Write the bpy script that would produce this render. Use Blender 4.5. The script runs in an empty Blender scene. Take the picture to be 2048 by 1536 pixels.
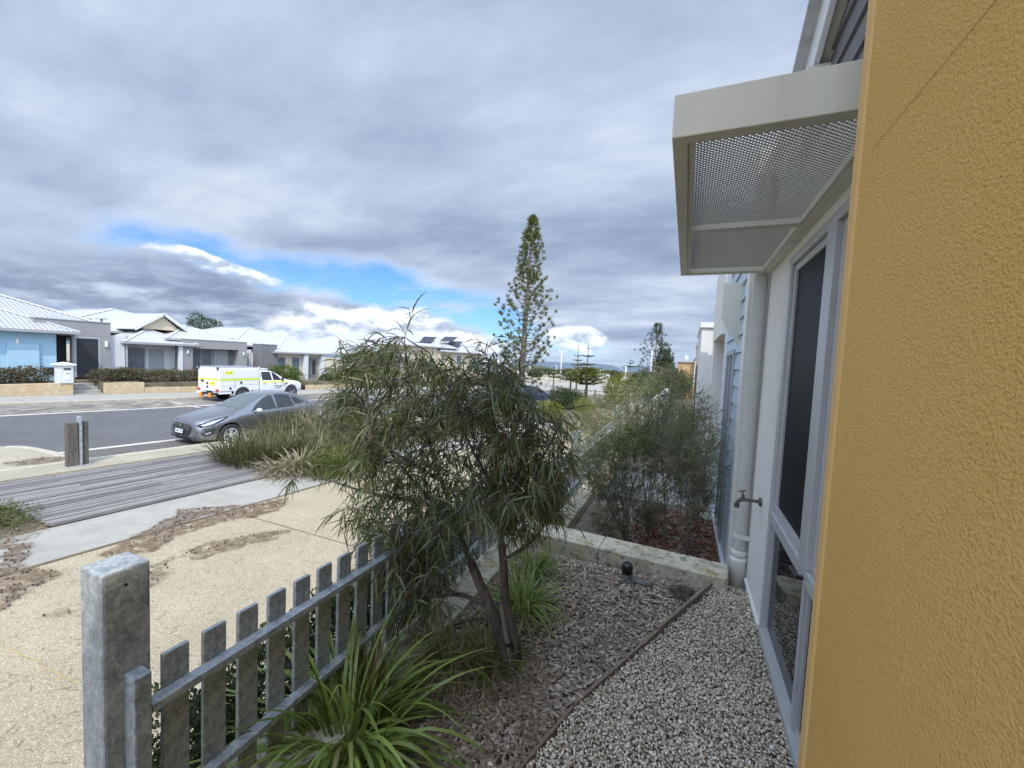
import bpy, bmesh, math, random
import numpy as np
from mathutils import Vector, Matrix, noise
from mathutils.bvhtree import BVHTree
SC = bpy.context.scene
COL = SC.collection
PI = math.pi
CAMZ = 1.53

# ------------------------------------------------------------------ camera
FPX, CX, CY = 820.0, 1024.0, 768.0
def _axes(vp=(1373., 735.), roll=0.046):
    y = np.array([vp[0]-CX, vp[1]-CY, FPX]); y /= np.linalg.norm(y)
    n = np.cross(y, np.array([1, math.tan(roll), 0.])); n /= np.linalg.norm(n)
    up = -n if n[1] > 0 else n
    return np.array([np.cross(y, up), y, up])
RW = _axes()
def ray(px, py): return RW @ np.array([px-CX, py-CY, FPX])
def onZ(px, py, z): r = ray(px, py); r = r*((z-CAMZ)/r[2]); return Vector((r[0], r[1], z))
def onX(px, py, x): r = ray(px, py); r = r*(x/r[0]); return Vector((x, r[1], r[2]+CAMZ))
def onY(px, py, y): r = ray(px, py); r = r*(y/r[1]); return Vector((r[0], y, r[2]+CAMZ))
def zs(y):                                   # height of the street at distance y (it falls towards the sea)
    if y < 60: return -1.23-.03*(y-4)
    if y < 140: return -2.91-.015*(y-60)
    return -4.11-.012*(y-140)
def onS(px, py, e=0.0):                      # the street plane
    r = ray(px, py); t = (-2.76+.12+e)/(r[2]+.03*r[1]); r = r*t
    return Vector((r[0], r[1], r[2]+CAMZ))
cam = bpy.data.cameras.new('camera'); camo = bpy.data.objects.new('camera', cam); COL.objects.link(camo)
cam.sensor_width = 36; cam.lens = FPX/2048*36; cam.clip_start = .02; cam.clip_end = 20000
right, down, fwd = RW[:, 0], RW[:, 1], RW[:, 2]
camo.matrix_world = Matrix(((right[0], -down[0], -fwd[0], 0), (right[1], -down[1], -fwd[1], 0),
                            (right[2], -down[2], -fwd[2], CAMZ), (0, 0, 0, 1)))
SC.camera = camo
# ------------------------------------------------------------------ light, exposure
SC.view_settings.view_transform = 'Standard'; SC.view_settings.look = 'None'
SC.view_settings.exposure = 1.15; SC.view_settings.gamma = 1.0; SC.view_settings.use_curve_mapping = False
SUN_D = Vector((-.36, .50, -.78)).normalized()           # direction the light travels
sl = bpy.data.lights.new('sun', 'SUN'); sl.energy = 1.5; sl.angle = math.radians(.55); sl.color = (1, .92, .78)
so = bpy.data.objects.new('sun', sl); COL.objects.link(so); so.rotation_euler = SUN_D.to_track_quat('-Z', 'Y').to_euler()
sun_el = math.asin(-SUN_D.z); sun_az = math.atan2(-SUN_D.x, -SUN_D.y)

# ------------------------------------------------------------------ node helper
class NT:
    def __init__(s, tree): s.t = tree; s.n = tree.nodes; s.l = tree.links
    def node(s, typ, **k):
        n = s.n.new(typ)
        for a, v in k.items():
            if a == 'inp':
                for i, x in v.items():
                    if hasattr(x, 'links') or isinstance(x, bpy.types.NodeSocket): s.l.new(x, n.inputs[i])
                    else: n.inputs[i].default_value = x
            else: setattr(n, a, v)
        return n
    def math(s, op, a, b=0.0, c=None, clamp=False):
        n = s.node('ShaderNodeMath', operation=op, use_clamp=clamp)
        for i, x in enumerate((a, b) if c is None else (a, b, c)):
            if isinstance(x, bpy.types.NodeSocket): s.l.new(x, n.inputs[i])
            else: n.inputs[i].default_value = x
        return n.outputs[0]
    def mix(s, f, a, b, mode='MIX'):
        n = s.node('ShaderNodeMix', data_type='RGBA', blend_type=mode)
        for i, x in ((0, f), (6, a), (7, b)):
            if isinstance(x, bpy.types.NodeSocket): s.l.new(x, n.inputs[i])
            elif i == 0: n.inputs[0].default_value = x
            else: n.inputs[i].default_value = (*x, 1) if len(x) == 3 else x
        return n.outputs[2]
    def ramp(s, f, pts, interp='LINEAR'):
        n = s.node('ShaderNodeValToRGB'); n.color_ramp.interpolation = interp; e = n.color_ramp.elements
        while len(e) < len(pts): e.new(.5)
        for i, (p, c) in enumerate(pts):
            e[i].position = p
            e[i].color = (c, c, c, 1) if isinstance(c, (int, float)) else (*c, 1)
        s.l.new(f, n.inputs[0]); return n.outputs[0]
    def noise(s, vec, scale, detail=4, rough=.55, dist=0.0):
        n = s.node('ShaderNodeTexNoise', inp={'Scale': scale, 'Detail': detail, 'Roughness': rough, 'Distortion': dist})
        s.l.new(vec, n.inputs['Vector']); return n.outputs[0]
    def maprange(s, v, a, b, c=0., d=1., smooth=True):
        n = s.node('ShaderNodeMapRange', interpolation_type='SMOOTHSTEP' if smooth else 'LINEAR')
        s.l.new(v, n.inputs[0])
        for i, x in enumerate((a, b, c, d)): n.inputs[i+1].default_value = x
        return n.outputs[0]
    def vmul(s, v, k):
        n = s.node('ShaderNodeVectorMath', operation='MULTIPLY'); s.l.new(v, n.inputs[0]); n.inputs[1].default_value = k; return n.outputs[0]
    def mapping(s, v, loc=(0,0,0), rot=(0,0,0), sc=(1,1,1)):
        n = s.node('ShaderNodeMapping'); s.l.new(v, n.inputs[0])
        n.inputs[1].default_value = loc; n.inputs[2].default_value = rot; n.inputs[3].default_value = sc; return n.outputs[0]

# ------------------------------------------------------------------ sky
W = bpy.data.worlds.new('World'); SC.world = W; W.use_nodes = True
N = NT(W.node_tree); N.n.clear()
tc = N.node('ShaderNodeTexCoord').outputs['Generated']
sky = N.node('ShaderNodeTexSky', sky_type='NISHITA', sun_disc=False, sun_elevation=sun_el, sun_rotation=sun_az, altitude=20, air_density=1.0, dust_density=.6, ozone_density=2.0)
sep = N.node('ShaderNodeSeparateXYZ'); N.l.new(tc, sep.inputs[0])
dx, dy, dz = sep.outputs
zc = N.math('ADD', N.math('MAXIMUM', dz, 0.0), .15)
comb = N.node('ShaderNodeCombineXYZ')
N.l.new(N.math('DIVIDE', dx, zc), comb.inputs[0]); N.l.new(N.math('DIVIDE', dy, zc), comb.inputs[1])
pl = comb.outputs[0]                                     # a flat cloud layer seen from below
az = N.math('ARCTAN2', dx, dy); el = N.math('ARCSINE', dz)
ae = N.node('ShaderNodeCombineXYZ'); N.l.new(az, ae.inputs[0]); N.l.new(el, ae.inputs[1]); ae = ae.outputs[0]
warp = N.node('ShaderNodeTexNoise', inp={'Scale': 6.0, 'Detail': 3.0}); N.l.new(ae, warp.inputs['Vector'])
wv = N.node('ShaderNodeVectorMath', operation='MULTIPLY_ADD'); N.l.new(warp.outputs['Color'], wv.inputs[0])
wv.inputs[1].default_value = (.16, .07, 0); N.l.new(ae, wv.inputs[2])
aew = N.mapping(wv.outputs[0], loc=(-.08, -.035, 0))
def blob(caz, cel, ra, re, rot, v=aew):
    # soft ellipse on the sky round (azimuth, elevation)
    m = N.mapping(v, loc=(-caz, -cel, 0)); m = N.mapping(m, rot=(0, 0, -rot)); m = N.vmul(m, (1/ra, 1/re, 1))
    ln = N.node('ShaderNodeVectorMath', operation='LENGTH'); N.l.new(m, ln.inputs[0])
    return N.maprange(ln.outputs['Value'], 1.0, .25, 0, 1)
gap = N.math('MAXIMUM', blob(-.78, .165, .60, .075, -.05), blob(-.43, .095, .20, .06, -.35))
gap = N.math('MAXIMUM', gap, N.math('MULTIPLY', blob(-.24, .035, .16, .035, 0), .8))
gap = N.math('MAXIMUM', gap, N.math('MULTIPLY', blob(-.62, .115, .26, .05, -.15), .75))
big = N.noise(N.mapping(pl, loc=(3.1, 1.7, 0), rot=(0, 0, .5), sc=(.55, .8, 1)), 1.0, 7, .55, .1)
fine = N.noise(N.mapping(pl, loc=(7.3, .4, 0), rot=(0, 0, .45), sc=(1.3, 1.9, 1)), 1.5, 8, .58, .12)
dens = N.math('ADD', N.math('MULTIPLY', big, .9), N.math('MULTIPLY', fine, .55))          # about .72 mean
dens = N.math('SUBTRACT', N.math('ADD', dens, .16), N.math('MULTIPLY', gap, .50))
cover = N.maprange(dens, .38, .74)
# shade of the layer: thick parts slate, thin parts pale
shade = N.math('ADD', N.math('MULTIPLY', N.noise(N.mapping(pl, loc=(1, 5, 0), rot=(0, 0, .55), sc=(.5, .95, 1)), 1.25, 7, .55, .1), .7), N.math('MULTIPLY', fine, .3))
c_layer = N.ramp(shade, [(.30, (.110, .145, .225)), (.42, (.168, .210, .295)), (.54, (.240, .285, .368)), (.68, (.35, .39, .45))])
edge = N.maprange(dens, .82, .50)
c_layer = N.mix(N.math('MULTIPLY', edge, .5), c_layer, (.40, .455, .52))
# the low dark bank to the left
bank = N.math('MULTIPLY', blob(-1.12, .075, .55, .085, .02), .55)
c_layer = N.mix(N.math('MULTIPLY', bank, N.maprange(fine, .62, .40)), c_layer, (.085, .118, .180))
# cumulus near the horizon
cu = N.noise(N.mapping(ae, sc=(1.0, 2.0, 1)), 5.0, 8, .56, .15)
cu2 = N.noise(N.mapping(ae, loc=(.0, .03, 0), sc=(1.0, 2.0, 1)), 5.0, 8, .56, .15)
low = N.math('MAXIMUM', blob(-.68, .035, .40, .12, -.05), N.math('MULTIPLY', blob(-.24, .055, .11, .055, 0), .9))
low = N.math('MAXIMUM', low, N.math('MULTIPLY', blob(-1.02, .15, .20, .03, -.1), .62))
cum = N.maprange(N.math('ADD', N.math('MULTIPLY', N.math('SUBTRACT', cu, .5), 2.0), low), .44, .74)
lit = N.maprange(N.math('SUBTRACT', cu, cu2), -.09, .06)
c_cum = N.ramp(lit, [(.0, (.22, .27, .35)), (.45, (.40, .445, .50)), (1.0, (.53, .55, .57))])
skyc = N.node('ShaderNodeVectorMath', operation='MULTIPLY'); N.l.new(sky.outputs[0], skyc.inputs[0]); skyc.inputs[1].default_value = (.036, .056, .084)
blue = skyc.outputs[0]
hz = N.maprange(el, .075, .0)
col = N.mix(cover, blue, c_layer)
col = N.mix(cum, col, c_cum)
col = N.mix(N.math('MULTIPLY', hz, .45), col, (.30, .39, .49))
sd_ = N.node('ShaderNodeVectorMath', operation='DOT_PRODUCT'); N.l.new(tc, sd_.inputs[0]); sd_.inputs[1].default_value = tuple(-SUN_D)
glow = N.math('ADD', .98, N.math('MULTIPLY', N.math('POWER', N.math('MAXIMUM', sd_.outputs['Value'], 0.0), 2.2), 4.6))   # cloud brighter round the sun, added out of view to lift the shade
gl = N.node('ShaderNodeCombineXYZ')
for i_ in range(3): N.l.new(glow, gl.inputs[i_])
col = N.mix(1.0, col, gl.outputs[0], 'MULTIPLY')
col = N.mix(N.maprange(dz, 0.0, -.05), col, (.30, .30, .28))
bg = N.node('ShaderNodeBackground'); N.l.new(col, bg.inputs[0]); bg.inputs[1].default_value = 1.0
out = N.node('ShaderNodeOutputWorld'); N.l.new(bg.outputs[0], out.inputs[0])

# ------------------------------------------------------------------ materials
MATS = {}
def mat(name, col=(.5, .5, .5), rough=.7, metal=0., var=0., vscale=6., col2=None, bump=0., bscale=60., spec=.5, stretch=(1, 1, 1), detail=5, coat=0., island=0., emit=None, f2=(.35, .65)):
    if name in MATS: return MATS[name]
    m = bpy.data.materials.new(name); m.use_nodes = True; MATS[name] = m
    T = NT(m.node_tree); p = T.n['Principled BSDF']
    o = T.node('ShaderNodeTexCoord').outputs['Object']; v = T.mapping(o, sc=stretch)
    c = None
    if col2 is not None:
        f = T.maprange(T.noise(v, vscale, detail, .6, .2), f2[0], f2[1]); c = T.mix(f, col, col2)
    if var:
        nz = T.ramp(T.noise(v, vscale*3.1, 3, .6), [(.3, 1-var), (.7, 1+var)])
        c = T.mix(1.0, c if c is not None else col, nz, 'MULTIPLY')
    if island:
        g = T.node('ShaderNodeNewGeometry').outputs['Random Per Island']
        nz = T.ramp(g, [(0., 1-island), (1., 1+island)])
        c = T.mix(1.0, c if c is not None else col, nz, 'MULTIPLY')
    if c is not None: T.l.new(c, p.inputs['Base Color'])
    else: p.inputs['Base Color'].default_value = (*col, 1)
    p.inputs['Roughness'].default_value = rough; p.inputs['Metallic'].default_value = metal
    p.inputs['Specular IOR Level'].default_value = spec; p.inputs['Coat Weight'].default_value = coat
    if coat: p.inputs['Coat Roughness'].default_value = .04
    if bump:
        b = T.node('ShaderNodeBump'); b.inputs['Strength'].default_value = min(1, bump); b.inputs['Distance'].default_value = .01*max(1, bump)
        T.l.new(T.noise(v, bscale, 4, .6), b.inputs['Height']); T.l.new(b.outputs[0], p.inputs['Normal'])
    return m
def stones_mat(name, pts, scale, mortar, bump=.6, rough=.85, pix=.12, big=None):
    m = bpy.data.materials.new(name); m.use_nodes = True; MATS[name] = m
    T = NT(m.node_tree); p = T.n['Principled BSDF']; o = T.node('ShaderNodeTexCoord').outputs['Object']
    v = T.node('ShaderNodeTexVoronoi', inp={'Scale': scale}); T.l.new(o, v.inputs['Vector'])
    s = T.node('ShaderNodeSeparateColor'); T.l.new(v.outputs['Color'], s.inputs[0])
    c = T.ramp(s.outputs[0], pts)
    d = T.maprange(v.outputs['Distance'], .34, .62)
    c = T.mix(T.math('MULTIPLY', d, .85), c, mortar)
    nz = T.ramp(T.noise(o, .9, 5, .6), [(.3, 1-pix), (.7, 1+pix)])
    c = T.mix(1., c, nz, 'MULTIPLY')
    if big: c = T.mix(T.maprange(T.noise(o, big[0], 5, .65, .3), big[1], big[2]), c, big[3])
    T.l.new(c, p.inputs['Base Color']); p.inputs['Roughness'].default_value = rough
    b = T.node('ShaderNodeBump', invert=True); b.inputs['Strength'].default_value = bump; b.inputs['Distance'].default_value = .006
    T.l.new(v.outputs['Distance'], b.inputs['Height']); T.l.new(b.outputs[0], p.inputs['Normal'])
    return m
def leaf_mat(name, cols, rough=.5, trans=.25, spec=.35):
    m = bpy.data.materials.new(name); m.use_nodes = True; MATS[name] = m
    T = NT(m.node_tree); p = T.n['Principled BSDF']; g = T.node('ShaderNodeNewGeometry').outputs['Random Per Island']
    k = [(i/(max(1, len(cols)-1)), c) for i, c in enumerate(cols)]
    c = T.ramp(g, k)
    inf = T.node('ShaderNodeObjectInfo').outputs['Random']
    c = T.mix(1., c, T.ramp(inf, [(0, .8), (1, 1.2)]), 'MULTIPLY')
    T.l.new(c, p.inputs['Base Color']); p.inputs['Roughness'].default_value = rough; p.inputs['Specular IOR Level'].default_value = spec
    t = T.node('ShaderNodeBsdfTranslucent'); T.l.new(T.mix(1., c, (1.1, 1.25, .6), 'MULTIPLY'), t.inputs[0])
    a = T.node('ShaderNodeMixShader'); a.inputs[0].default_value = trans; T.l.new(p.outputs[0], a.inputs[1]); T.l.new(t.outputs[0], a.inputs[2])
    T.l.new(a.outputs[0], T.n['Material Output'].inputs[0]); return m
def glass_mat(name, col=(.012, .014, .016), rough=.03, spec=.5):
    return mat(name, col, rough, 0, spec=spec)

stones_mat('aggregate', [(0, (.32, .265, .175)), (.3, (.42, .36, .25)), (.55, (.50, .44, .325)), (.8, (.36, .295, .195)), (.93, (.18, .14, .09)), (1, (.62, .585, .48))], 85, (.32, .27, .18), pix=.10)
stones_mat('asphalt', [(0, (.085, .087, .09)), (.6, (.13, .132, .135)), (.9, (.17, .17, .168)), (1, (.26, .25, .24))], 55, (.075, .077, .08), pix=.12, bump=.3, big=(.35, .55, .75, (.125, .12, .112)))
stones_mat('verge_aggregate', [(0, (.30, .265, .195)), (.5, (.39, .35, .265)), (1, (.48, .44, .345))], 45, (.28, .245, .18), pix=.12, bump=.3)
mat('parking_asphalt', (.095, .092, .085), .9, var=.25, vscale=4, col2=(.13, .12, .105), bump=.4, bscale=120)
mat('far_bay', (.13, .12, .11), .9, col2=(.23, .21, .18), vscale=.9, var=.3, bump=.3)
mat('concrete', (.295, .285, .25), .85, var=.07, vscale=1.6, col2=(.345, .33, .29), bump=.12, bscale=180)
mat('white_line', (.55, .53, .46), .8, var=.15, vscale=4, col2=(.44, .42, .36))
mat('kerb', (.46, .42, .33), .85, var=.1, col2=(.38, .34, .27))
mat('sand', (.40, .35, .25), .95, var=.12, vscale=.25, col2=(.30, .25, .17), bump=.4, bscale=8)
mat('dry_ground', (.16, .13, .085), .95, var=.25, vscale=1.1, col2=(.10, .09, .055), bump=.6, bscale=20)
mat('scrub', (.085, .075, .035), .95, var=.4, vscale=.12, col2=(.05, .06, .028), bump=1, bscale=3)
mat('bark_soil', (.05, .035, .025), .95, var=.3, vscale=10, bump=1, bscale=60)
mat('grey_soil', (.27, .22, .165), .95, var=.3, vscale=10, bump=1, bscale=60)
mat('limestone', (.47, .41, .28), .9, var=.16, vscale=5, col2=(.40, .30, .20), bump=.9, bscale=45)
mat('limestone_orange', (.50, .37, .21), .9, var=.14, vscale=2.5, col2=(.52, .43, .29), bump=.6, bscale=25)
def old_lime():
    m = bpy.data.materials.new('weathered_limestone'); m.use_nodes = True; MATS['weathered_limestone'] = m
    T = NT(m.node_tree); p = T.n['Principled BSDF']; o = T.node('ShaderNodeTexCoord').outputs['Object']
    c = T.mix(T.maprange(T.noise(o, 7, 6, .65, .2), .42, .6), (.56, .52, .39), (.43, .39, .28))
    c = T.mix(T.math('MULTIPLY', T.maprange(T.noise(o, 16, 6, .75), .52, .6), .8), c, (.13, .12, .09))
    c = T.mix(T.math('MULTIPLY', T.maprange(T.noise(T.mapping(o, loc=(4, 2, 1)), 5, 5, .7), .54, .66), .6), c, (.36, .27, .09))
    T.l.new(c, p.inputs['Base Color']); p.inputs['Roughness'].default_value = .95
    b = T.node('ShaderNodeBump'); b.inputs['Strength'].default_value = .9; b.inputs['Distance'].default_value = .006
    T.l.new(T.noise(o, 70, 5, .7), b.inputs['Height']); T.l.new(b.outputs[0], p.inputs['Normal'])
old_lime()
def galv():
    m = bpy.data.materials.new('galvanised'); m.use_nodes = True; MATS['galvanised'] = m
    T = NT(m.node_tree); p = T.n['Principled BSDF']; o = T.node('ShaderNodeTexCoord').outputs['Object']
    v = T.node('ShaderNodeTexVoronoi', inp={'Scale': 140.}); T.l.new(T.mapping(o, sc=(1, 1, .6)), v.inputs['Vector'])
    s = T.node('ShaderNodeSeparateColor'); T.l.new(v.outputs['Color'], s.inputs[0])
    f = T.math('ADD', T.math('MULTIPLY', s.outputs[0], .14), T.math('MULTIPLY', T.noise(o, 26, 7, .75, .6), .95))
    c = T.ramp(f, [(.36, (.175, .205, .215)), (.52, (.28, .315, .325)), (.70, (.46, .485, .485))])
    c = T.mix(T.math('MULTIPLY', T.maprange(T.noise(T.mapping(o, sc=(1, 1, .35)), 45, 5, .8), .57, .66), .5), c, (.50, .52, .52))
    T.l.new(c, p.inputs['Base Color']); p.inputs['Metallic'].default_value = .1
    T.l.new(T.ramp(f, [(.3, .42), (.8, .62)]), p.inputs['Roughness'])
    b = T.node('ShaderNodeBump'); b.inputs['Strength'].default_value = .25; b.inputs['Distance'].default_value = .002
    T.l.new(T.noise(o, 120, 3, .6), b.inputs['Height']); T.l.new(b.outputs[0], p.inputs['Normal'])
galv()
def stucco():
    m = bpy.data.materials.new('mustard_stucco'); m.use_nodes = True; MATS['mustard_stucco'] = m
    T = NT(m.node_tree); p = T.n['Principled BSDF']; o = T.node('ShaderNodeTexCoord').outputs['Object']
    n1 = T.noise(T.mapping(o, sc=(1, 1, 1.15)), 210, 2, .55, .0); n2 = T.noise(o, 420, 3, .6); n3 = T.noise(o, 1.3, 5, .6)
    h = T.math('ADD', n1, T.math('MULTIPLY', n2, .12))
    c = T.mix(T.maprange(n3, .35, .65), (.61, .375, .115), (.64, .40, .13))
    c = T.mix(T.math('MULTIPLY', T.maprange(T.noise(T.mapping(o, sc=(1, 1.5, .5)), 3, 6, .7), .55, .75), .25), c, (.54, .335, .115))
    c = T.mix(T.math('MULTIPLY', T.maprange(n1, .50, .30), .6), c, (.52, .29, .075))  # low spots tinted darker: shade of the pits put into the colour
    T.l.new(c, p.inputs['Base Color']); p.inputs['Roughness'].default_value = .9; p.inputs['Specular IOR Level'].default_value = .12
    b = T.node('ShaderNodeBump'); b.inputs['Strength'].default_value = 1; b.inputs['Distance'].default_value = .0038
    T.l.new(h, b.inputs['Height']); T.l.new(b.outputs[0], p.inputs['Normal'])
stucco()
mat('mustard_smooth', (.62, .385, .135), .75, var=.05, vscale=9, bump=.1, bscale=80)
mat('cream_render', (.78, .77, .71), .85, var=.03, vscale=1.4, col2=(.70, .68, .60), stretch=(1.5, 1.5, .35), f2=(.5, .8), bump=.35, bscale=260)
mat('canopy_paint', (.57, .56, .48), .45, var=.03, vscale=2, col2=(.50, .485, .40), stretch=(2, 2, .5), f2=(.45, .75), bump=.05, bscale=30)
mat('mesh_paint', (.44, .43, .38), .5, var=.05)
mat('aluminium', (.50, .505, .50), .42, metal=.2, var=.04, vscale=2)
mat('pvc', (.66, .65, .58), .4, var=.03, vscale=3)
mat('pvc_pipe', (.50, .50, .46), .4, var=.05, vscale=3)
mat('pvc_white', (.74, .73, .68), .35)
mat('grey_board', (.145, .135, .14), .6, var=.05)
mat('blue_board', (.45, .54, .60), .55, var=.04)
mat('white_trim', (.74, .76, .78), .45, var=.02)
mat('black_plastic', (.012, .012, .013), .32)
mat('dark_pipe', (.11, .115, .115), .5)
mat('brass', (.13, .11, .09), .5, metal=.5, var=.3, vscale=40)
mat('edging', (.24, .18, .13), .85, var=.2, vscale=8, stretch=(8, 1, 8), bump=.5)
glass_mat('window_glass', (.010, .012, .015), .02, .18)
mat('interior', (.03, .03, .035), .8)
mat('white_render', (.70, .69, .65), .85, var=.04, vscale=1)
mat('house_white', (.58, .59, .59), .8, var=.03, vscale=1)
mat('house_grey', (.28, .275, .28), .85, var=.06, vscale=1)
mat('house_dark_grey', (.165, .17, .175), .85, var=.06, vscale=1)
mat('pale_blue_paint', (.36, .54, .66), .85, var=.03, vscale=1)
mat('house_cream', (.60, .52, .38), .85, var=.04, vscale=1)
mat('dark_screen', (.025, .028, .032), .6)
mat('house_window', (.13, .15, .165), .12, var=.2, vscale=1.5)
mat('blind', (.30, .32, .33), .35)
mat('frame_white', (.62, .63, .63), .5)
mat('frame_grey', (.36, .38, .40), .5)
mat('gutter', (.34, .345, .35), .5)
mat('solar', (.02, .022, .035), .35)
mat('timber_dark', (.085, .072, .062), .8, var=.4, vscale=3, stretch=(14, 14, 1), bump=.8, bscale=12, col2=(.15, .13, .115))
mat('timber_face', (.50, .33, .17), .8, var=.15, vscale=3)
mat('bark', (.055, .042, .033), .9, var=.4, vscale=12, stretch=(1, 1, .25), bump=1.2, bscale=60, col2=(.12, .097, .078))
mat('pine_bark', (.16, .13, .10), .9, var=.3, vscale=3)
mat('twig', (.075, .058, .046), .85, var=.2)
mat('stake', (.17, .145, .12), .9, var=.3, vscale=6, stretch=(6, 6, .6), bump=.7)
mat('pole', (.60, .61, .61), .45)
def roofmat(name, c, freq):
    m = bpy.data.materials.new(name); m.use_nodes = True; MATS[name] = m
    T = NT(m.node_tree); p = T.n['Principled BSDF']; o = T.node('ShaderNodeTexCoord').outputs['Object']
    w = T.node('ShaderNodeTexWave', bands_direction='Y', inp={'Scale': freq}); T.l.new(o, w.inputs['Vector'])
    b = T.node('ShaderNodeBump'); b.inputs['Strength'].default_value = .9; b.inputs['Distance'].default_value = .03
    T.l.new(w.outputs[1], b.inputs['Height']); T.l.new(b.outputs[0], p.inputs['Normal'])
    T.l.new(T.mix(T.maprange(T.noise(o, .8, 4), .3, .7), c, tuple(x*.93 for x in c)), p.inputs['Base Color'])
    p.inputs['Roughness'].default_value = .42; return m
roofmat('roof_white', (.48, .49, .50), 2.2)
roofmat('roof_grey', (.38, .39, .41), 1.6)
def planks_mat():
    m = bpy.data.materials.new('weathered_plank'); m.use_nodes = True; MATS['weathered_plank'] = m
    T = NT(m.node_tree); p = T.n['Principled BSDF']; o = T.node('ShaderNodeTexCoord').outputs['Object']
    r = T.node('ShaderNodeObjectInfo').outputs['Random']
    f = T.noise(T.mapping(o, sc=(30, 1.2, 30)), 2.4, 6, .7)
    c = T.ramp(f, [(.3, (.12, .115, .112)), (.5, (.20, .192, .186)), (.7, (.30, .288, .275))])
    c = T.mix(1., c, T.ramp(r, [(0, (.66, .65, .65)), (.5, (1, 1, 1)), (1, (1.25, 1.23, 1.2))]), 'MULTIPLY')
    T.l.new(c, p.inputs['Base Color']); p.inputs['Roughness'].default_value = .85
    b = T.node('ShaderNodeBump'); b.inputs['Strength'].default_value = .5; b.inputs['Distance'].default_value = .004
    T.l.new(f, b.inputs['Height']); T.l.new(b.outputs[0], p.inputs['Normal'])
planks_mat()
def island_stone(name, pts, rough=.6):
    m = bpy.data.materials.new(name); m.use_nodes = True; MATS[name] = m
    T = NT(m.node_tree); p = T.n['Principled BSDF']; g = T.node('ShaderNodeNewGeometry').outputs['Random Per Island']
    o = T.node('ShaderNodeTexCoord').outputs['Object']
    c = T.ramp(g, pts); c = T.mix(1., c, T.ramp(T.noise(o, 160, 3), [(.3, .82), (.7, 1.15)]), 'MULTIPLY')
    T.l.new(c, p.inputs['Base Color']); p.inputs['Roughness'].default_value = rough
island_stone('pebble', [(0, (.30, .25, .18)), (.15, (.42, .36, .27)), (.35, (.56, .49, .37)), (.55, (.70, .63, .50)), (.72, (.60, .52, .38)), (.86, (.82, .77, .66)), (.94, (.52, .33, .19)), (1, (.86, .83, .74))], .55)
island_stone('wood_chip', [(0, (.16, .12, .085)), (.3, (.28, .22, .165)), (.6, (.38, .305, .235)), (.85, (.48, .40, .32)), (.96, (.28, .17, .10)), (1, (.64, .56, .46))], .85)
island_stone('red_bark', [(0, (.10, .035, .018)), (.4, (.19, .07, .035)), (.8, (.26, .11, .055)), (1, (.33, .18, .10))], .85)
island_stone('needles', [(0, (.13, .08, .05)), (.4, (.20, .135, .085)), (.8, (.27, .19, .12)), (1, (.36, .27, .18))], .9)
leaf_mat('leaf_peppermint', [(.055, .076, .025), (.085, .115, .036), (.115, .149, .048), (.102, .128, .051), (.153, .178, .068), (.204, .153, .068)], .42, .22, .45)
leaf_mat('leaf_strap', [(.096, .150, .029), (.150, .220, .042), (.211, .290, .060), (.281, .351, .088), (.299, .264, .105)], .38, .3, .4)
leaf_mat('leaf_strap_dark', [(.065, .097, .026), (.114, .154, .038), (.179, .211, .056), (.259, .194, .089), (.211, .145, .073)], .45, .25)
leaf_mat('leaf_dark', [(.029, .047, .021), (.044, .065, .029), (.065, .091, .036), (.091, .117, .052)], .6, .2)
leaf_mat('leaf_olive', [(.056, .069, .027), (.088, .106, .037), (.125, .138, .056), (.150, .125, .069), (.112, .094, .062)], .6, .25)
leaf_mat('leaf_bright', [(.045, .075, .014), (.075, .115, .02), (.11, .15, .03), (.13, .15, .05)], .55, .3)
leaf_mat('leaf_yellow', [(.13, .135, .02), (.18, .17, .03), (.22, .20, .045), (.12, .13, .03)], .6, .3)
leaf_mat('leaf_pine', [(.068, .090, .027), (.112, .135, .033), (.165, .180, .045), (.225, .210, .053)], .6, .2)
leaf_mat('leaf_pine_dark', [(.028, .049, .022), (.049, .070, .031), (.077, .098, .039)], .6, .2)
leaf_mat('leaf_twiggy', [(.15, .20, .07), (.21, .26, .10), (.22, .21, .12), (.28, .27, .17), (.12, .17, .055)], .7, .2)
leaf_mat('leaf_mixed_hedge', [(.07, .09, .04), (.11, .12, .06), (.15, .12, .075), (.20, .11, .075), (.08, .11, .045)], .6, .2)
leaf_mat('grass_dark', [(.055, .07, .026), (.09, .105, .036), (.12, .125, .05), (.18, .165, .09), (.10, .085, .05)], .6, .2)
leaf_mat('grass_lime', [(.09, .13, .02), (.14, .18, .03), (.19, .22, .05), (.12, .16, .03)], .5, .35)
leaf_mat('grass_straw', [(.22, .18, .11), (.30, .25, .16), (.38, .33, .23), (.16, .12, .08)], .7, .2)
M = MATS

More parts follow.
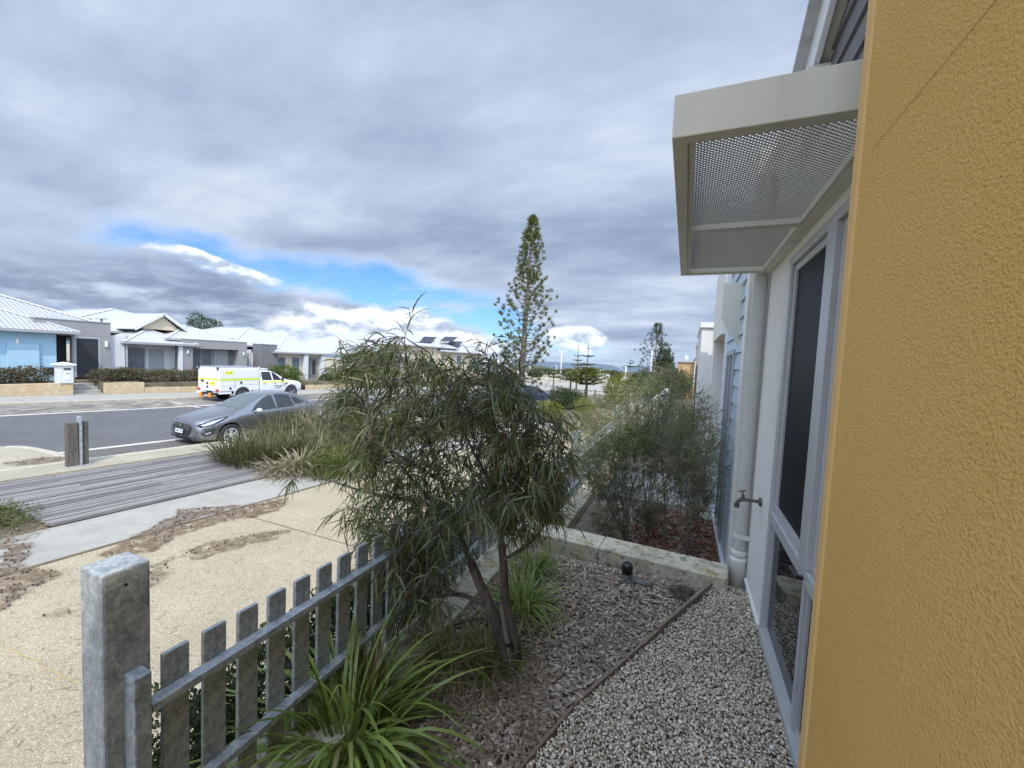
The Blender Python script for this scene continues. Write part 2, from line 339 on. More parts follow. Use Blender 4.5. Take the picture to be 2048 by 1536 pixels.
# ------------------------------------------------------------------ mesh helpers
class MB:
    def __init__(s): s.v = []; s.f = []
    def add(s, vs, fs):
        k = len(s.v); s.v += [tuple(p) for p in vs]; s.f += [tuple(i+k for i in f) for f in fs]; return s
    def box(s, a, b):
        x0, y0, z0 = (min(a[i], b[i]) for i in range(3)); x1, y1, z1 = (max(a[i], b[i]) for i in range(3))
        return s.add([(x0,y0,z0),(x1,y0,z0),(x1,y1,z0),(x0,y1,z0),(x0,y0,z1),(x1,y0,z1),(x1,y1,z1),(x0,y1,z1)],
                     [(0,3,2,1),(4,5,6,7),(0,1,5,4),(1,2,6,5),(2,3,7,6),(3,0,4,7)])
    def bar(s, p, q, w, h, up=(0, 0, 1)):                       # box from p to q, w across, h high
        p, q = Vector(p), Vector(q); d = (q-p).normalized(); u = Vector(up); a = d.cross(u)
        if a.length < 1e-4: a = d.cross(Vector((1, 0, 0)))
        a.normalize(); u = a.cross(d).normalized(); a *= w/2; u *= h/2
        return s.add([p-a-u, p+a-u, p+a+u, p-a+u, q-a-u, q+a-u, q+a+u, q-a+u],
                     [(0,1,2,3),(4,7,6,5),(0,4,5,1),(1,5,6,2),(2,6,7,3),(3,7,4,0)])
    def prism(s, poly, vec):                                     # closed outline extruded by vec
        n = len(poly); vec = Vector(vec); P = [Vector(p) for p in poly]
        return s.add(P+[p+vec for p in P], [tuple(range(n))[::-1], tuple(range(n, 2*n))]+[(i, (i+1) % n, (i+1) % n+n, i+n) for i in range(n)])
    def tube(s, pts, rad, n=6, cap=True):
        pts = [Vector(p) for p in pts]
        if not hasattr(rad, '__len__'): rad = [rad]*len(pts)
        k = len(s.v); prev = None
        for i, p in enumerate(pts):
            d = (pts[min(i+1, len(pts)-1)]-pts[max(i-1, 0)])
            d = d.normalized() if d.length > 1e-9 else Vector((0, 0, 1))
            a = prev - d*prev.dot(d) if prev is not None else d.cross(Vector((0, 0, 1)) if abs(d.z) < .9 else Vector((1, 0, 0)))
            a.normalize(); prev = a; b = d.cross(a)
            for j in range(n):
                t = 2*PI*j/n; s.v.append(tuple(p+a*math.cos(t)*rad[i]+b*math.sin(t)*rad[i]))
        for i in range(len(pts)-1):
            for j in range(n):
                s.f.append((k+i*n+j, k+i*n+(j+1) % n, k+(i+1)*n+(j+1) % n, k+(i+1)*n+j))
        if cap:
            s.f.append(tuple(k+j for j in range(n))[::-1]); s.f.append(tuple(k+(len(pts)-1)*n+j for j in range(n)))
        return s
    def lathe(s, prof, c, axis='z', n=24):                       # prof: (radius, height)
        k = len(s.v); c = Vector(c)
        for r, h in prof:
            for j in range(n):
                t = 2*PI*j/n; a, b = r*math.cos(t), r*math.sin(t)
                s.v.append(tuple(c+Vector({'z': (a, b, h), 'x': (h, a, b), 'y': (a, h, b)}[axis])))
        for i in range(len(prof)-1):
            for j in range(n): s.f.append((k+i*n+j, k+i*n+(j+1) % n, k+(i+1)*n+(j+1) % n, k+(i+1)*n+j))
        return s
    def strip(s, pts, wid, side):                                # ribbon leaf
        k = len(s.v); n = len(pts)
        for i, p in enumerate(pts):
            w = side*wid[i]*.5; s.v.append(tuple(p-w)); s.v.append(tuple(p+w))
        for i in range(n-1): s.f.append((k+2*i, k+2*i+1, k+2*i+3, k+2*i+2))
        return s
    def build(s, name, m, parent=None, smooth=False, bevel=0, solid=0):
        me = bpy.data.meshes.new(name)
        off = parent.matrix_world.translation if parent is not None and parent.parent is None else (gloc(parent) if parent is not None else Vector((0, 0, 0)))
        V = np.array(s.v, dtype=np.float64).reshape(-1, 3) - np.array(off)
        me.from_pydata(V.tolist(), [], s.f); me.update()
        bm = bmesh.new(); bm.from_mesh(me)
        if len(s.f) < 60000 and smooth != 'leaf': bmesh.ops.recalc_face_normals(bm, faces=bm.faces)
        bm.to_mesh(me); bm.free()
        if smooth: me.polygons.foreach_set('use_smooth', [True]*len(me.polygons))
        if m: me.materials.append(M[m] if isinstance(m, str) else m)
        o = bpy.data.objects.new(name, me); COL.objects.link(o)
        if parent is not None: o.parent = parent
        if bevel:
            b = o.modifiers.new('bevel', 'BEVEL'); b.width = bevel; b.segments = 2; b.limit_method = 'ANGLE'; b.angle_limit = .7
        return o
def gloc(o):
    p = Vector(o.location)
    return p + gloc(o.parent) if o.parent is not None else p
def tag(o, label, cat, group=None, kind=None):
    if label: o['label'] = label
    if cat: o['category'] = cat
    if group: o['group'] = group
    if kind: o['kind'] = kind
    return o
def thing(name, label, cat, loc, group=None):
    o = bpy.data.objects.new(name, None); COL.objects.link(o); o.location = loc; o.matrix_world = Matrix.Translation(Vector(loc)); o.empty_display_size = .1
    return tag(o, label, cat, group)
def struct(o): o['kind'] = 'structure'; return o
def stuff(o): o['kind'] = 'stuff'; return o
def mesh_copy(o, loc, parent=None, rot=None, sc=None):
    c = o.copy(); COL.objects.link(c); c.parent = parent; c.location = loc
    if rot is not None: c.rotation_euler = rot
    if sc is not None: c.scale = (sc,)*3 if isinstance(sc, (int, float)) else sc
    return c
def V3(*a): return Vector(a)

# ------------------------------------------------------------------ ground, road, paths
def ribbon(name, m, rows, e, kind='structure', step=1.0):
    """rows: (y, x0, x1); a sheet lying e above the street"""
    mb = MB(); ys = sorted(set([r[0] for r in rows]+[k for k in (60, 140) if rows[0][0] < k < rows[-1][0]]))
    for y in ys:
        for a, b in zip(rows, rows[1:]):
            if a[0] <= y <= b[0]:
                t = (y-a[0])/(b[0]-a[0]); x0 = a[1]+(b[1]-a[1])*t; x1 = a[2]+(b[2]-a[2])*t; break
        mb.v += [(x0, y, zs(y)+e), (x1, y, zs(y)+e)]
    for i in range(len(ys)-1): mb.f.append((2*i, 2*i+1, 2*i+3, 2*i+2))
    o = mb.build(name, m); o['kind'] = kind; return o
def slab(name, m, poly, e, th=.06):
    """irregular outline (x, y) lying on the street, with thickness"""
    P = [V3(x, y, zs(y)+e) for x, y in poly]
    o = MB().prism(P, (0, 0, -th)).build(name, m); o['kind'] = 'structure'; return o
ys = [-60, -20, 0, 10, 20, 40, 60, 100, 140, 220, 320, 430, 455, 700]
mb = MB()
xs = [-900, -500, -260, -120, -60, -28, 0, 40, 120, 300, 700]
for y in ys:
    for x in xs:
        z = zs(y)-.03
        if y > 440: z = -8.2 if y < 500 else -30
        if 130 < y < 440: z += 1.1*noise.noise(V3(x*.012, y*.02, 0))
        mb.v.append((x, y, z))
nx = len(xs)
for j in range(len(ys)-1):
    for i in range(nx-1): mb.f.append((j*nx+i, j*nx+i+1, (j+1)*nx+i+1, (j+1)*nx+i))
struct(mb.build('ground', 'sand'))
mat('sea_water', (.055, .095, .135), .35, var=.1, vscale=.002)
struct(MB().add([(-9000, 430, -14), (9000, 430, -14), (9000, 12000, -14), (-9000, 12000, -14)], [(0, 1, 2, 3)]).build('sea', 'sea_water'))
# dark scrub belts on the far dunes
def hump(name, m, x0, x1, y, h, depth, seed, kind='structure', zb=None):
    mb = MB(); n = 60; rows = 7; rnd = random.Random(seed)
    zb = zs(y)-.4 if zb is None else zb
    for j in range(rows):
        for i in range(n+1):
            x = x0+(x1-x0)*i/n; yy = y+depth*(j/(rows-1)-.5)
            q = math.sin(PI*j/(rows-1)); hh = h*q*(.55+.6*noise.noise(V3(x*.03+seed, j*.9, 0))+.35*noise.noise(V3(x*.13, j*1.7, seed)))
            ed = min(1, min(i, n-i)/6)
            mb.v.append((x, yy, zb+max(0, hh)*ed))
    for j in range(rows-1):
        for i in range(n): mb.f.append((j*(n+1)+i, j*(n+1)+i+1, (j+1)*(n+1)+i+1, (j+1)*(n+1)+i))
    o = mb.build(name, m, smooth=True); o['kind'] = kind; return o
hump('dune', 'scrub', -260, 90, 400, 4.4, 50, 1); hump('dune', 'scrub', -190, 40, 250, 3.2, 40, 5)
hump('dune', 'sand', -150, 30, 190, 2.4, 30, 9); hump('dune', 'sand', -90, -12, 120, 1.5, 22, 3)
ribbon('car_park', 'concrete', [(58, -60, -4), (92, -80, 2)], .02)
ribbon('car_park_edge', 'kerb', [(92.2, -80, 2), (93.4, -80, 2)], .05)
ribbon('beach_road', 'concrete', [(104, -120, 20), (112, -140, 30)], .03)
ribbon('road', 'asphalt', [(-30, -22.1, -14.0), (60, -22.1, -14.0)], 0)
ribbon('flush_kerb', 'white_line', [(-30, -14.02, -13.8), (60, -14.02, -13.8)], .006)
ribbon('flush_kerb', 'white_line', [(-30, -22.3, -22.0), (60, -22.3, -22.0)], .006)
ribbon('parking_lane', 'parking_asphalt', [(-30, -13.8, -12.3), (60, -13.8, -12.3)], .003)
ribbon('parking_lane', 'far_bay', [(-30, -25.6, -22.3), (60, -25.6, -22.3)], .003)
def kerb_run(x0, x1, y0, y1, top):
    mb = MB(); P = lambda x, y, e: (x, y, zs(y)+e)
    mb.add([P(x0, y0, -.1), P(x1, y0, -.1), P(x1, y0, top), P(x0, y0, top), P(x0, y1, -.1), P(x1, y1, -.1), P(x1, y1, top), P(x0, y1, top)],
           [(0,1,2,3),(4,7,6,5),(0,4,5,1),(1,5,6,2),(2,6,7,3),(3,7,4,0)])
    o = struct(mb.build('kerb', 'kerb', bevel=.02)); return o
kerb_run(-12.3, -12.12, -30, 58, .12); kerb_run(-25.78, -25.6, -30, 58, .12)
def wedge(name, m, x0, x1, y0, y1, top, th=.3):
    mb = MB(); P = lambda x, y, e: (x, y, zs(y)+e)
    mb.add([P(x0, y0, top-th), P(x1, y0, top-th), P(x1, y0, top), P(x0, y0, top), P(x0, y1, top-th), P(x1, y1, top-th), P(x1, y1, top), P(x0, y1, top)],
           [(0,1,2,3),(4,7,6,5),(0,4,5,1),(1,5,6,2),(2,6,7,3),(3,7,4,0)])
    return struct(mb.build(name, m))
wedge('verge', 'verge_aggregate', -12.12, -11.32, -30, 58, .105)
wedge('far_footpath', 'concrete', -28.75, -25.78, -30, 58, .115)
# bay marking across the street
a, b = onS(338, 804), onS(396, 816)
MB().add([V3(a.x, a.y, zs(a.y)+.009), V3(a.x, a.y+.14, zs(a.y)+.009), V3(b.x, b.y+.14, zs(b.y)+.009), V3(b.x, b.y, zs(b.y)+.009)], [(0,1,2,3)]).build('bay_line', 'white_line')['kind'] = 'structure'
# spilled sand in the far bays
mb = MB(); rnd = random.Random(4)
for k in range(46):
    x = rnd.uniform(-25.2, -22.5); y = rnd.uniform(5, 13); r = rnd.uniform(.05, .34)
    n = 7; mb.add([(x+r*rnd.uniform(.3, .7)*math.cos(t), y+r*1.6*rnd.uniform(.7, 1.2)*math.sin(t), zs(y)+.012) for t in [2*PI*i/n for i in range(n)]], [tuple(range(n))])
mb.build('spilled_sand', 'verge_aggregate')['kind'] = 'stuff'
# concrete blister at the kerb on the left
isl = [(-13.9, -8), (-14.3, -2), (-14.75, 3.0)]+[(onS(*p).x, onS(*p).y) for p in ((10, 903), (35, 902), (60, 905), (100, 913), (125, 922), (145, 933))]+[(-12.12, 4.35), (-12.12, -8)]
slab('kerb_blister', 'verge_aggregate', isl, .11, .3)
mb = MB(); E = [(-14.3, -2), (-14.75, 3.0)]+[(onS(*p).x, onS(*p).y) for p in ((10, 903), (35, 902), (60, 905), (100, 913), (125, 922), (145, 933))]+[(-12.2, 4.38)]
for p, q in zip(E, E[1:]): mb.bar(V3(p[0], p[1], zs(p[1])+.06), V3(q[0], q[1], zs(q[1])+.06), .14, .125)
struct(mb.build('kerb', 'kerb', bevel=.01))
# swale under the boardwalk and planting strip beyond it
ribbon('swale', 'dry_ground', [(-30, -11.32, -8.2), (58, -11.32, -8.2)], -.02)
wedge('concrete_path', 'concrete', -8.2, -6.9, -30, 7.4, .02, .25)
ribbon('concrete_path', 'concrete', [(7.4, -8.2, -6.9), (20, -7.2, -5.8), (30, -5.0, -3.6), (58, -5.0, -3.4)], .01)
ribbon('aggregate_path', 'aggregate', [(-30, -6.9, -1.2), (7, -6.9, -1.2), (20, -5.8, -1.2), (30, -3.6, -1.2), (58, -3.2, -1.2)], .015)
# expansion joints of the path
mb = MB()
for (p, q) in (((300, 975), (900, 1190)), ):
    pass
for y in (-1.4, 4.4, 10.2, 16.0):
    mb.box((-6.85, y-.006, zs(y)+.016), (-1.3, y+.006, zs(y)+.021))
struct(mb.build('path_joint', 'dry_ground'))
mb = MB().add([(-6.93, -20, zs(-20)+.024), (-6.87, -20, zs(-20)+.024), (-6.87, 7.4, zs(7.4)+.024), (-6.93, 7.4, zs(7.4)+.024)], [(0,1,2,3)])
struct(mb.build('path_joint', 'dry_ground'))
mb = MB()
for y in (-.6, 4.6): mb.box((-8.18, y-.012, zs(y)+.015), (-6.95, y+.012, zs(y)+.024))
struct(mb.build('path_joint', 'verge_aggregate'))
ribbon('planting_bed', 'dry_ground', [(6.4, -11.3, -7.0), (20, -13.2, -6.2), (30, -13.2, -4.2), (57, -13.2, -3.6)], -.005)

# ------------------------------------------------------------------ boardwalk
DZ = lambda y: zs(y)+.05
deck = thing('boardwalk', 'weathered grey timber boardwalk crossing between the kerb and the footpath', 'boardwalk', (-9.7, 4.6, zs(4.6)))
rnd = random.Random(7); nrow = 27; pw = 3.12/nrow
plank_meshes = {}
def plank_mesh(L):
    k = round(L, 1)
    if k not in plank_meshes:
        o = MB().box((-(pw-.020)/2, -L/2+.003, -.022), ((pw-.020)/2, L/2-.003, .022)).build('plank', 'weathered_plank')
        plank_meshes[k] = o.data; bpy.data.objects.remove(o)
    return plank_meshes[k], k
for i in range(nrow):
    x = -11.32+pw*(i+.5); t = i/nrow
    y0 = 2.75 if x > -9.7 else -1.5
    y1 = 6.75-.45*t
    cuts = [y0]; 
    while cuts[-1] < y1-1.2: cuts.append(min(y1, cuts[-1]+rnd.choice((1.8, 2.4, 2.9, 3.4))))
    if cuts[-1] < y1: cuts[-1] = y1
    for a, b in zip(cuts, cuts[1:]):
        me, L = plank_mesh(b-a); o = bpy.data.objects.new('plank', me); COL.objects.link(o); o.parent = deck
        y = (a+b)/2; o.location = V3(x+rnd.uniform(-.003, .003), y, DZ(y)+rnd.uniform(-.011, .008))-deck.location
        o.rotation_euler = (math.atan(-.03)+rnd.uniform(-.002, .002), rnd.uniform(-.02, .02), 0); o.scale = (1, (b-a)/L, 1)
mb = MB()
for x in (-11.2, -10.2, -9.3, -8.35):
    y0 = 2.85 if x > -9.7 else -1.4; mb.bar((x, y0, DZ(y0)-.1), (x, 6.3, DZ(6.3)-.1), .08, .14)
mb.build('bearer', 'timber_dark', deck)

# ------------------------------------------------------------------ garden in front of the window
ZG = 0.0
mb = MB().box((-1.1, -1.5, -.5), (.55, 3.15, -.035)); struct(mb.build('garden_bed', 'grey_soil'))
E0, E1 = onZ(1440, 1152, .02), onZ(1160, 1392, .02)
eslope = (E1.x-E0.x)/(E1.y-E0.y)
def edge_x(y): return E0.x+(y-E0.y)*eslope if y > 1.75 else (E0.x+(1.75-E0.y)*eslope)+(y-1.75)*.31
def ico(sub):
    bm = bmesh.new(); bmesh.ops.create_icosphere(bm, subdivisions=sub, radius=1); v = np.array([list(x.co) for x in bm.verts]); f = np.array([[x.index for x in q.verts] for q in bm.faces]); bm.free(); return v, f
ICOV, ICOF = ico(1); ICO2V, ICO2F = ico(2)
def scatter(name, m, pts, sizes, flat, seed, kind='stuff', cube=False, smooth=True, parent=None):
    """many small stones or chips as real geometry in one mesh"""
    rs = np.random.RandomState(seed)
    if cube:
        bv = np.array([(x, y, z) for z in (-1, 1) for y in (-1, 1) for x in (-1, 1)], float); bf = np.array([(0,2,3,1),(4,5,7,6),(0,1,5,4),(1,3,7,5),(3,2,6,7),(2,0,4,6)])
    else: bv, bf = ICOV, ICOF
    n = len(pts); k = len(bv)
    Vv = np.empty((n, k, 3)); 
    for i in range(n):
        s = np.array(sizes[i])*(1, 1, flat if flat else 1); b = bv*s*(1+rs.uniform(-.28, .28, bv.shape))
        tx, ty, tz = rs.uniform(-.45, .45)*(.6 if cube else 1), rs.uniform(-.45, .45)*(.6 if cube else 1), rs.uniform(0, 6.28)
        cz, szn = math.cos(tz), math.sin(tz); cx_, sx_ = math.cos(tx), math.sin(tx); cy_, sy_ = math.cos(ty), math.sin(ty)
        R = np.array([[cz, -szn, 0], [szn, cz, 0], [0, 0, 1]]) @ np.array([[1, 0, 0], [0, cx_, -sx_], [0, sx_, cx_]]) @ np.array([[cy_, 0, sy_], [0, 1, 0], [-sy_, 0, cy_]])
        Vv[i] = b @ R.T + pts[i]
    F = (bf[None]+(np.arange(n)*k)[:, None, None]).reshape(-1, bf.shape[1])
    off = np.array(gloc(parent)) if parent is not None else 0
    me = bpy.data.meshes.new(name); me.from_pydata((Vv.reshape(-1, 3)-off).tolist(), [], F.tolist()); me.update()
    if smooth: me.polygons.foreach_set('use_smooth', [True]*len(me.polygons))
    me.materials.append(M[m]); o = bpy.data.objects.new(name, me); COL.objects.link(o); o.parent = parent
    if kind: o['kind'] = kind
    return o
rs = np.random.RandomState(2)
pts, sz = [], []
while len(pts) < 37000:
    x, y = rs.uniform(-.75, .5), rs.uniform(.55, 3.22)
    if x < edge_x(y)+.012 or (rs.rand() < .35 and y > 2.3): continue
    r = rs.uniform(.0032, .0064)*(1.35 if rs.rand() < .1 else 1); pts.append((x, y, rs.uniform(-.022, .005))); sz.append((r*rs.uniform(.95, 1.7), r, r*rs.uniform(.55, .9)))
g = scatter('gravel', 'pebble', pts, sz, None, 3); tag(g, 'loose pale river pebbles between the timber edging and the window', 'gravel')
pts, sz = [], []
while len(pts) < 17000:
    x, y = rs.uniform(-1.15, .3), rs.uniform(.8, 3.1)
    if x > edge_x(y)-.008: continue
    if rs.rand() < .15 and x < -.8: continue
    a = rs.uniform(.0045, .0135); pts.append((x, y, rs.uniform(-.03, .008)+.012*math.sin(x*7)*math.cos(y*5))); sz.append((a*1.25, a*rs.uniform(.22, .6), rs.uniform(.001, .0024)))
g = scatter('wood_chip_mulch', 'wood_chip', pts, sz, None, 5, cube=True, smooth=False); tag(g, 'grey wood chip mulch spread around the small tree', 'mulch')
# timber edging board
ed = thing('garden_edging', 'thin weathered timber board edging between mulch and pebbles', 'edging', (E0.x, E0.y, 0))
A = V3(E0.x, E0.y, -.005); B_ = V3(edge_x(1.75), 1.75, -.005)
mb = MB().bar(A, A.lerp(B_, .55), .018, .075); mb.build('board', 'edging', ed, bevel=.002)
mb = MB().bar(A.lerp(B_, .552)+V3(0, 0, -.01), B_+V3(0, 0, -.018), .016, .07); mb.build('board', 'edging', ed, bevel=.002)
mb = MB().bar(B_+V3(-.006, -.02, -.02), V3(edge_x(.7), .7, -.022), .012, .06); mb.build('board', 'edging', ed, bevel=.002)
# leaf litter straw round the trunk
def straws(name, m, area, n, L, seed, w=.0012, z0=.0, zr=.012, parent=None):
    rnd = random.Random(seed); mb = MB()
    for k in range(n):
        x, y = area(rnd); a = rnd.uniform(0, 2*PI); l = rnd.uniform(*L); z = (z0(x, y) if callable(z0) else z0)+rnd.uniform(0, zr)
        d = V3(math.cos(a), math.sin(a), rnd.uniform(-.1, .1)); s = V3(-d.y, d.x, 0); c = V3(x, y, z); bend = s*rnd.uniform(-.15, .15)*l
        mb.strip([c-d*l/2, c+bend+V3(0, 0, .003), c+d*l/2], [w, w*1.3, w*.6], s.normalized())
    o = mb.build(name, m, parent, smooth='leaf'); o['kind'] = 'stuff'; return o
def disc(cx, cy, rx, ry):
    def f(r):
        a = r.uniform(0, 2*PI); q = math.sqrt(r.random()); return cx+rx*q*math.cos(a), cy+ry*q*math.sin(a)
    return f
g = straws('leaf_litter', 'bark', disc(onZ(1370, 1190, 0).x, onZ(1370, 1190, 0).y, .10, .10), 420, (.01, .035), 18, .006, .004, .014); tag(g, 'dark fallen leaves caught in the corner by the edging board', 'leaf litter')
g = straws('leaf_litter', 'needles', disc(-.82, 1.55, .38, .5), 1500, (.03, .11), 8, .0022, .004, .02); tag(g, 'brown fallen leaves and straw over the mulch by the trunk', 'leaf litter')
g = straws('dry_twigs', 'grass_straw', disc(-.5, 2.1, .5, .7), 90, (.06, .22), 9, .0022, .008, .015); tag(g, 'thin dry stalks lying on the wood chips', 'twigs')

# ------------------------------------------------------------------ limestone walls
def blocks(name, label, cat, p0, p1, width, height, L, m, top, courses=1, seed=1, base=None, group=None, joint=.004, bev=.006, parts=True):
    """wall of sawn blocks from p0 to p1 (x, y); top is the top height, stone by stone"""
    p0, p1 = V3(*p0, 0), V3(*p1, 0); d = (p1-p0); n_ = max(1, round(d.length/L)); d.normalize(); s = V3(-d.y, d.x, 0)
    l = (p1-p0).length/n_; t = thing(name, label, cat, (p0.x, p0.y, top(p0.y)-height*courses)); 
    if group: t['group'] = group
    rnd = random.Random(seed)
    for c in range(courses):
        for i in range(n_+(c % 2)):
            a = max(0, (i-.5*(c % 2))*l); b = min((p1-p0).length, (i+1-.5*(c % 2))*l)
            if b-a < .03: continue
            A = p0+d*(a+joint/2); B = p0+d*(b-joint/2); w = width/2+rnd.uniform(-.003, .003)
            z1a = top((A.y+B.y)/2)-height*c-joint/2*(c > 0); z0 = z1a-height+joint/2
            mb = MB().prism([A-s*w+V3(0, 0, z0), B-s*w+V3(0, 0, z0), B+s*w+V3(0, 0, z0), A+s*w+V3(0, 0, z0)], (0, 0, z1a-z0))
            mb.build('block', m, t, bevel=bev)
    return t
front_wall = blocks('fence_wall', 'limestone block retaining wall carrying the near picket fence', 'retaining wall', (-1.28, .35), (-1.28, 3.15), .3, .34, 1.0, 'weathered_limestone', lambda y: .04, courses=4)
cross_wall = blocks('cross_wall', 'low mossy limestone wall dividing the two front gardens', 'garden wall', (-1.45, 3.37), (.372, 3.275), .26, .32, .9, 'weathered_limestone', lambda y: .075, courses=2, seed=3)
nb_fw = blocks('fence_wall', 'limestone block wall under the farther picket fence', 'retaining wall', (-1.28, 3.6), (-1.28, 9.0), .3, .35, 1.2, 'weathered_limestone', lambda y: -.33, courses=3, seed=5)

# ------------------------------------------------------------------ picket fences
def make_fence(label, y0, n, ztop, zbot, zr1, zr2, post_y, post_top, first_end=True, X=-1.3, pitch=.1065, posts=()):
    t = thing('picket_fence', label, 'fence', (X, y0, zbot), 'galvanised steel picket fences')
    pk = None
    for i in range(n):
        y = y0+pitch*i
        if any(abs(y+.033-p) < .07 for p in posts): continue
        if pk is None:
            pk = MB().box((X-.016, y, zbot), (X, y+.067, ztop)).build('picket', 'galvanised', t, bevel=.0025); p0 = Vector(pk.location); yb = y
        else:
            c = pk.copy(); COL.objects.link(c); c.parent = t; c.location = p0+V3(0, y-yb, 0)
    ye = y0+pitch*n
    ya = y0-.045 if first_end else y0-.03
    MB().box((X+.002, ya, zr1-.012), (X+.042, ye, zr1+.012)).build('rail', 'galvanised', t, bevel=.002)
    MB().box((X+.002, ya, zr2-.012), (X+.042, ye, zr2+.012)).build('rail', 'galvanised', t, bevel=.002)
    if first_end:
        MB().box((X-.005, y0-.086, zbot-.05), (X+.045, y0-.047, ztop+.005)).build('end_post', 'galvanised', t, bevel=.004)
    for p in posts:
        MB().box((X-.05, p-.04, zbot), (X-.001, p+.04, ztop+.0)).build('post', 'galvanised', t, bevel=.004)
    return t
make_fence('grey steel picket fence in front, running from the big post behind the tree', .648, 23, .655, .07, .548, .215, 0, 0)
make_fence('farther picket fence section beyond the low limestone wall', 3.75, 44, .37, -.28, .24, -.1, 0, 0, first_end=False)
def big_post(label, y, top, bot, x=-1.3):
    t = thing('fence_post', label, 'post', (x-.055, y, bot), 'tall galvanised posts at the lot corners')
    MB().box((x-.112, y, bot), (x-.002, y+.102, top)).build('post_body', 'galvanised', t, bevel=.007)
    MB().lathe([(.0001, 0), (.0042, 0), (.0042, .0012), (.0025, .0014), (.0001, .0014)], (x-.0022, y+.048, top-.045), 'x', 10).build('screw_hole', 'black_plastic', t)
    return t
big_post('broad galvanised steel post in the left foreground', .52, .945, -1.2)
big_post('galvanised post standing between the tree and the twiggy bush', 5.55, .575, -1.3)
big_post('small distant galvanised post behind the twiggy bush', onX(1240, 835, -1.3).y, onX(1240, 812, -1.3).z, -1.6)

# ------------------------------------------------------------------ our house
WX = .5
H0 = thing('front_house', 'cream rendered house with mustard stucco wall and grey aluminium window', 'house', (WX, 2, 0))
MB().box((WX, 2.755, -.3), (.75, 3.62, 3.2)).build('rendered_wall', 'cream_render', H0)
MB().box((WX+.0, .2, 2.17), (.75, 2.753, 2.62)).build('lintel', 'cream_render', H0)
MB().box((.56, .2, -.3), (.75, 2.753, .0)).build('footing', 'cream_render', H0)
# mustard wall, closer than the window
ME = 1.11
MB().box((.302, -6, -.6), (.9, ME-.042, 4.4)).build('mustard_wall', 'mustard_stucco', H0)
MB().box((.298, ME-.0415, -.6), (.9, ME, 4.4)).build('corner_bead', 'mustard_smooth', H0, bevel=.006)
# hairline crack as a thin groove strip lying in the stucco
mb = MB(); rnd = random.Random(3); pc = onX(1742, 300, .3); P = [V3(.3012, pc.y, pc.z)]
pe = onX(1975, 18, .3)
for k in range(1, 40):
    q = P[0].lerp(V3(.3012, pe.y, pe.z), k/30); P.append(V3(.3012, q.y, q.z+rnd.uniform(-.0012, .0012)))
mat('crack_shade', (.30, .20, .08), .9)
mb.tube(P, .00032, 4); mb.build('hairline_crack', 'crack_shade', H0)
# gable: dark weatherboards over the window, raking barge board
gab = MB().box((.62, .4, 2.622), (.74, 3.6, 2.64)).build('cladding', 'grey_board', H0)
bz = 2.643
def rake(y): return 3.24+(2.93-y)*.55
k = 0
while bz < 4.9:
    yl = 2.93-(bz-3.24)/.55 if bz > 3.24 else 2.98
    yl = min(2.96, yl)
    if yl > .9:
        MB().add([(.612, .5, bz), (.598, .5, bz), (.612, .5, bz+.148), (.62, .5, bz+.148), (.612, yl, bz), (.598, yl, bz), (.612, yl-.0, bz+.148), (.62, yl, bz+.148)][:0] or
                 [(.596, .5, bz), (.62, .5, bz), (.62, .5, bz+.149), (.611, .5, bz+.149), (.596, yl, bz), (.62, yl, bz), (.62, yl, bz+.149), (.611, yl, bz+.149)],
                 [(0,1,2,3),(4,7,6,5),(0,4,5,1),(1,5,6,2),(2,6,7,3),(3,7,4,0)]).build('board', 'grey_board', gab)
    bz += .152; k += 1
pa, pb = V3(.56, 2.98, 3.02), V3(.56, .3, 3.02+.55*2.68)
MB().bar(pa+V3(-.02, 0, .17), pb+V3(-.02, 0, .17), .03, .19).build('barge_board', 'white_trim', H0, bevel=.003)
MB().bar(pa+V3(.03, 0, .11), pb+V3(.03, 0, .11), .09, .02).build('soffit', 'canopy_paint', H0)
MB().bar(pa+V3(-.05, .02, .275), pb+V3(-.05, .02, .275), .09, .022).build('roof_flashing', 'roof_white', H0)
MB().add([(.55, 3.05, 3.25), (.55, .3, 3.25+.55*2.75), (5, .3, 3.25+.55*2.75), (5, 3.05, 3.25)], [(0,1,2,3)]).build('roof', 'roof_white', H0)
MB().box((.74, .9, 2.6), (5, 3.6, 3.2)).build('upper_wall', 'cream_render', H0)
MB().box((.55, 2.99, 2.62), (.74, 3.62, 3.2)).build('upper_wall', 'cream_render', H0)
# window: frame, mullions, panes
win = MB(); X0, X1 = .495, .56
yL, zT = 2.752, 2.165
win.box((X0, 2.705, .02), (X1, yL, zT)); win.box((X0, .3, 2.12), (X1, 2.7045, zT)); win.box((X0-.012, .3, .0), (X1, 2.7045, .045))
wf = win.build('window_frame', 'aluminium', H0, bevel=.003)
tr = MB().box((X0-.002, .3, .675), (X1-.003, 2.704, .735)).build('transom', 'aluminium', wf, bevel=.003)
MB().box((X0-.004, 1.95, .736), (X1-.004, 2.06, 2.119)).build('mullion', 'aluminium', wf, bevel=.003)
MB().box((X0+.004, 1.972, .046), (X1-.004, 2.0, .674)).build('mullion', 'aluminium', wf, bevel=.002)
def sash(y0, y1, z0, z1, x=.512, w=.036, nm='sash', g='window_glass'):
    mb = MB(); mb.box((x, y0, z0), (x+.03, y0+w, z1)); mb.box((x, y1-w, z0), (x+.03, y1, z1)); mb.box((x, y0+w, z0), (x+.03, y1-w, z0+w)); mb.box((x, y0+w, z1-w), (x+.03, y1-w, z1))
    s = mb.build(nm, 'aluminium', H0, bevel=.002)
    MB().box((x+.012, y0+w-.004, z0+w-.004), (x+.018, y1-w+.004, z1-w+.004)).build('pane', g, s); return s
mat('fly_screen', (.012, .013, .016), .5, spec=.12)
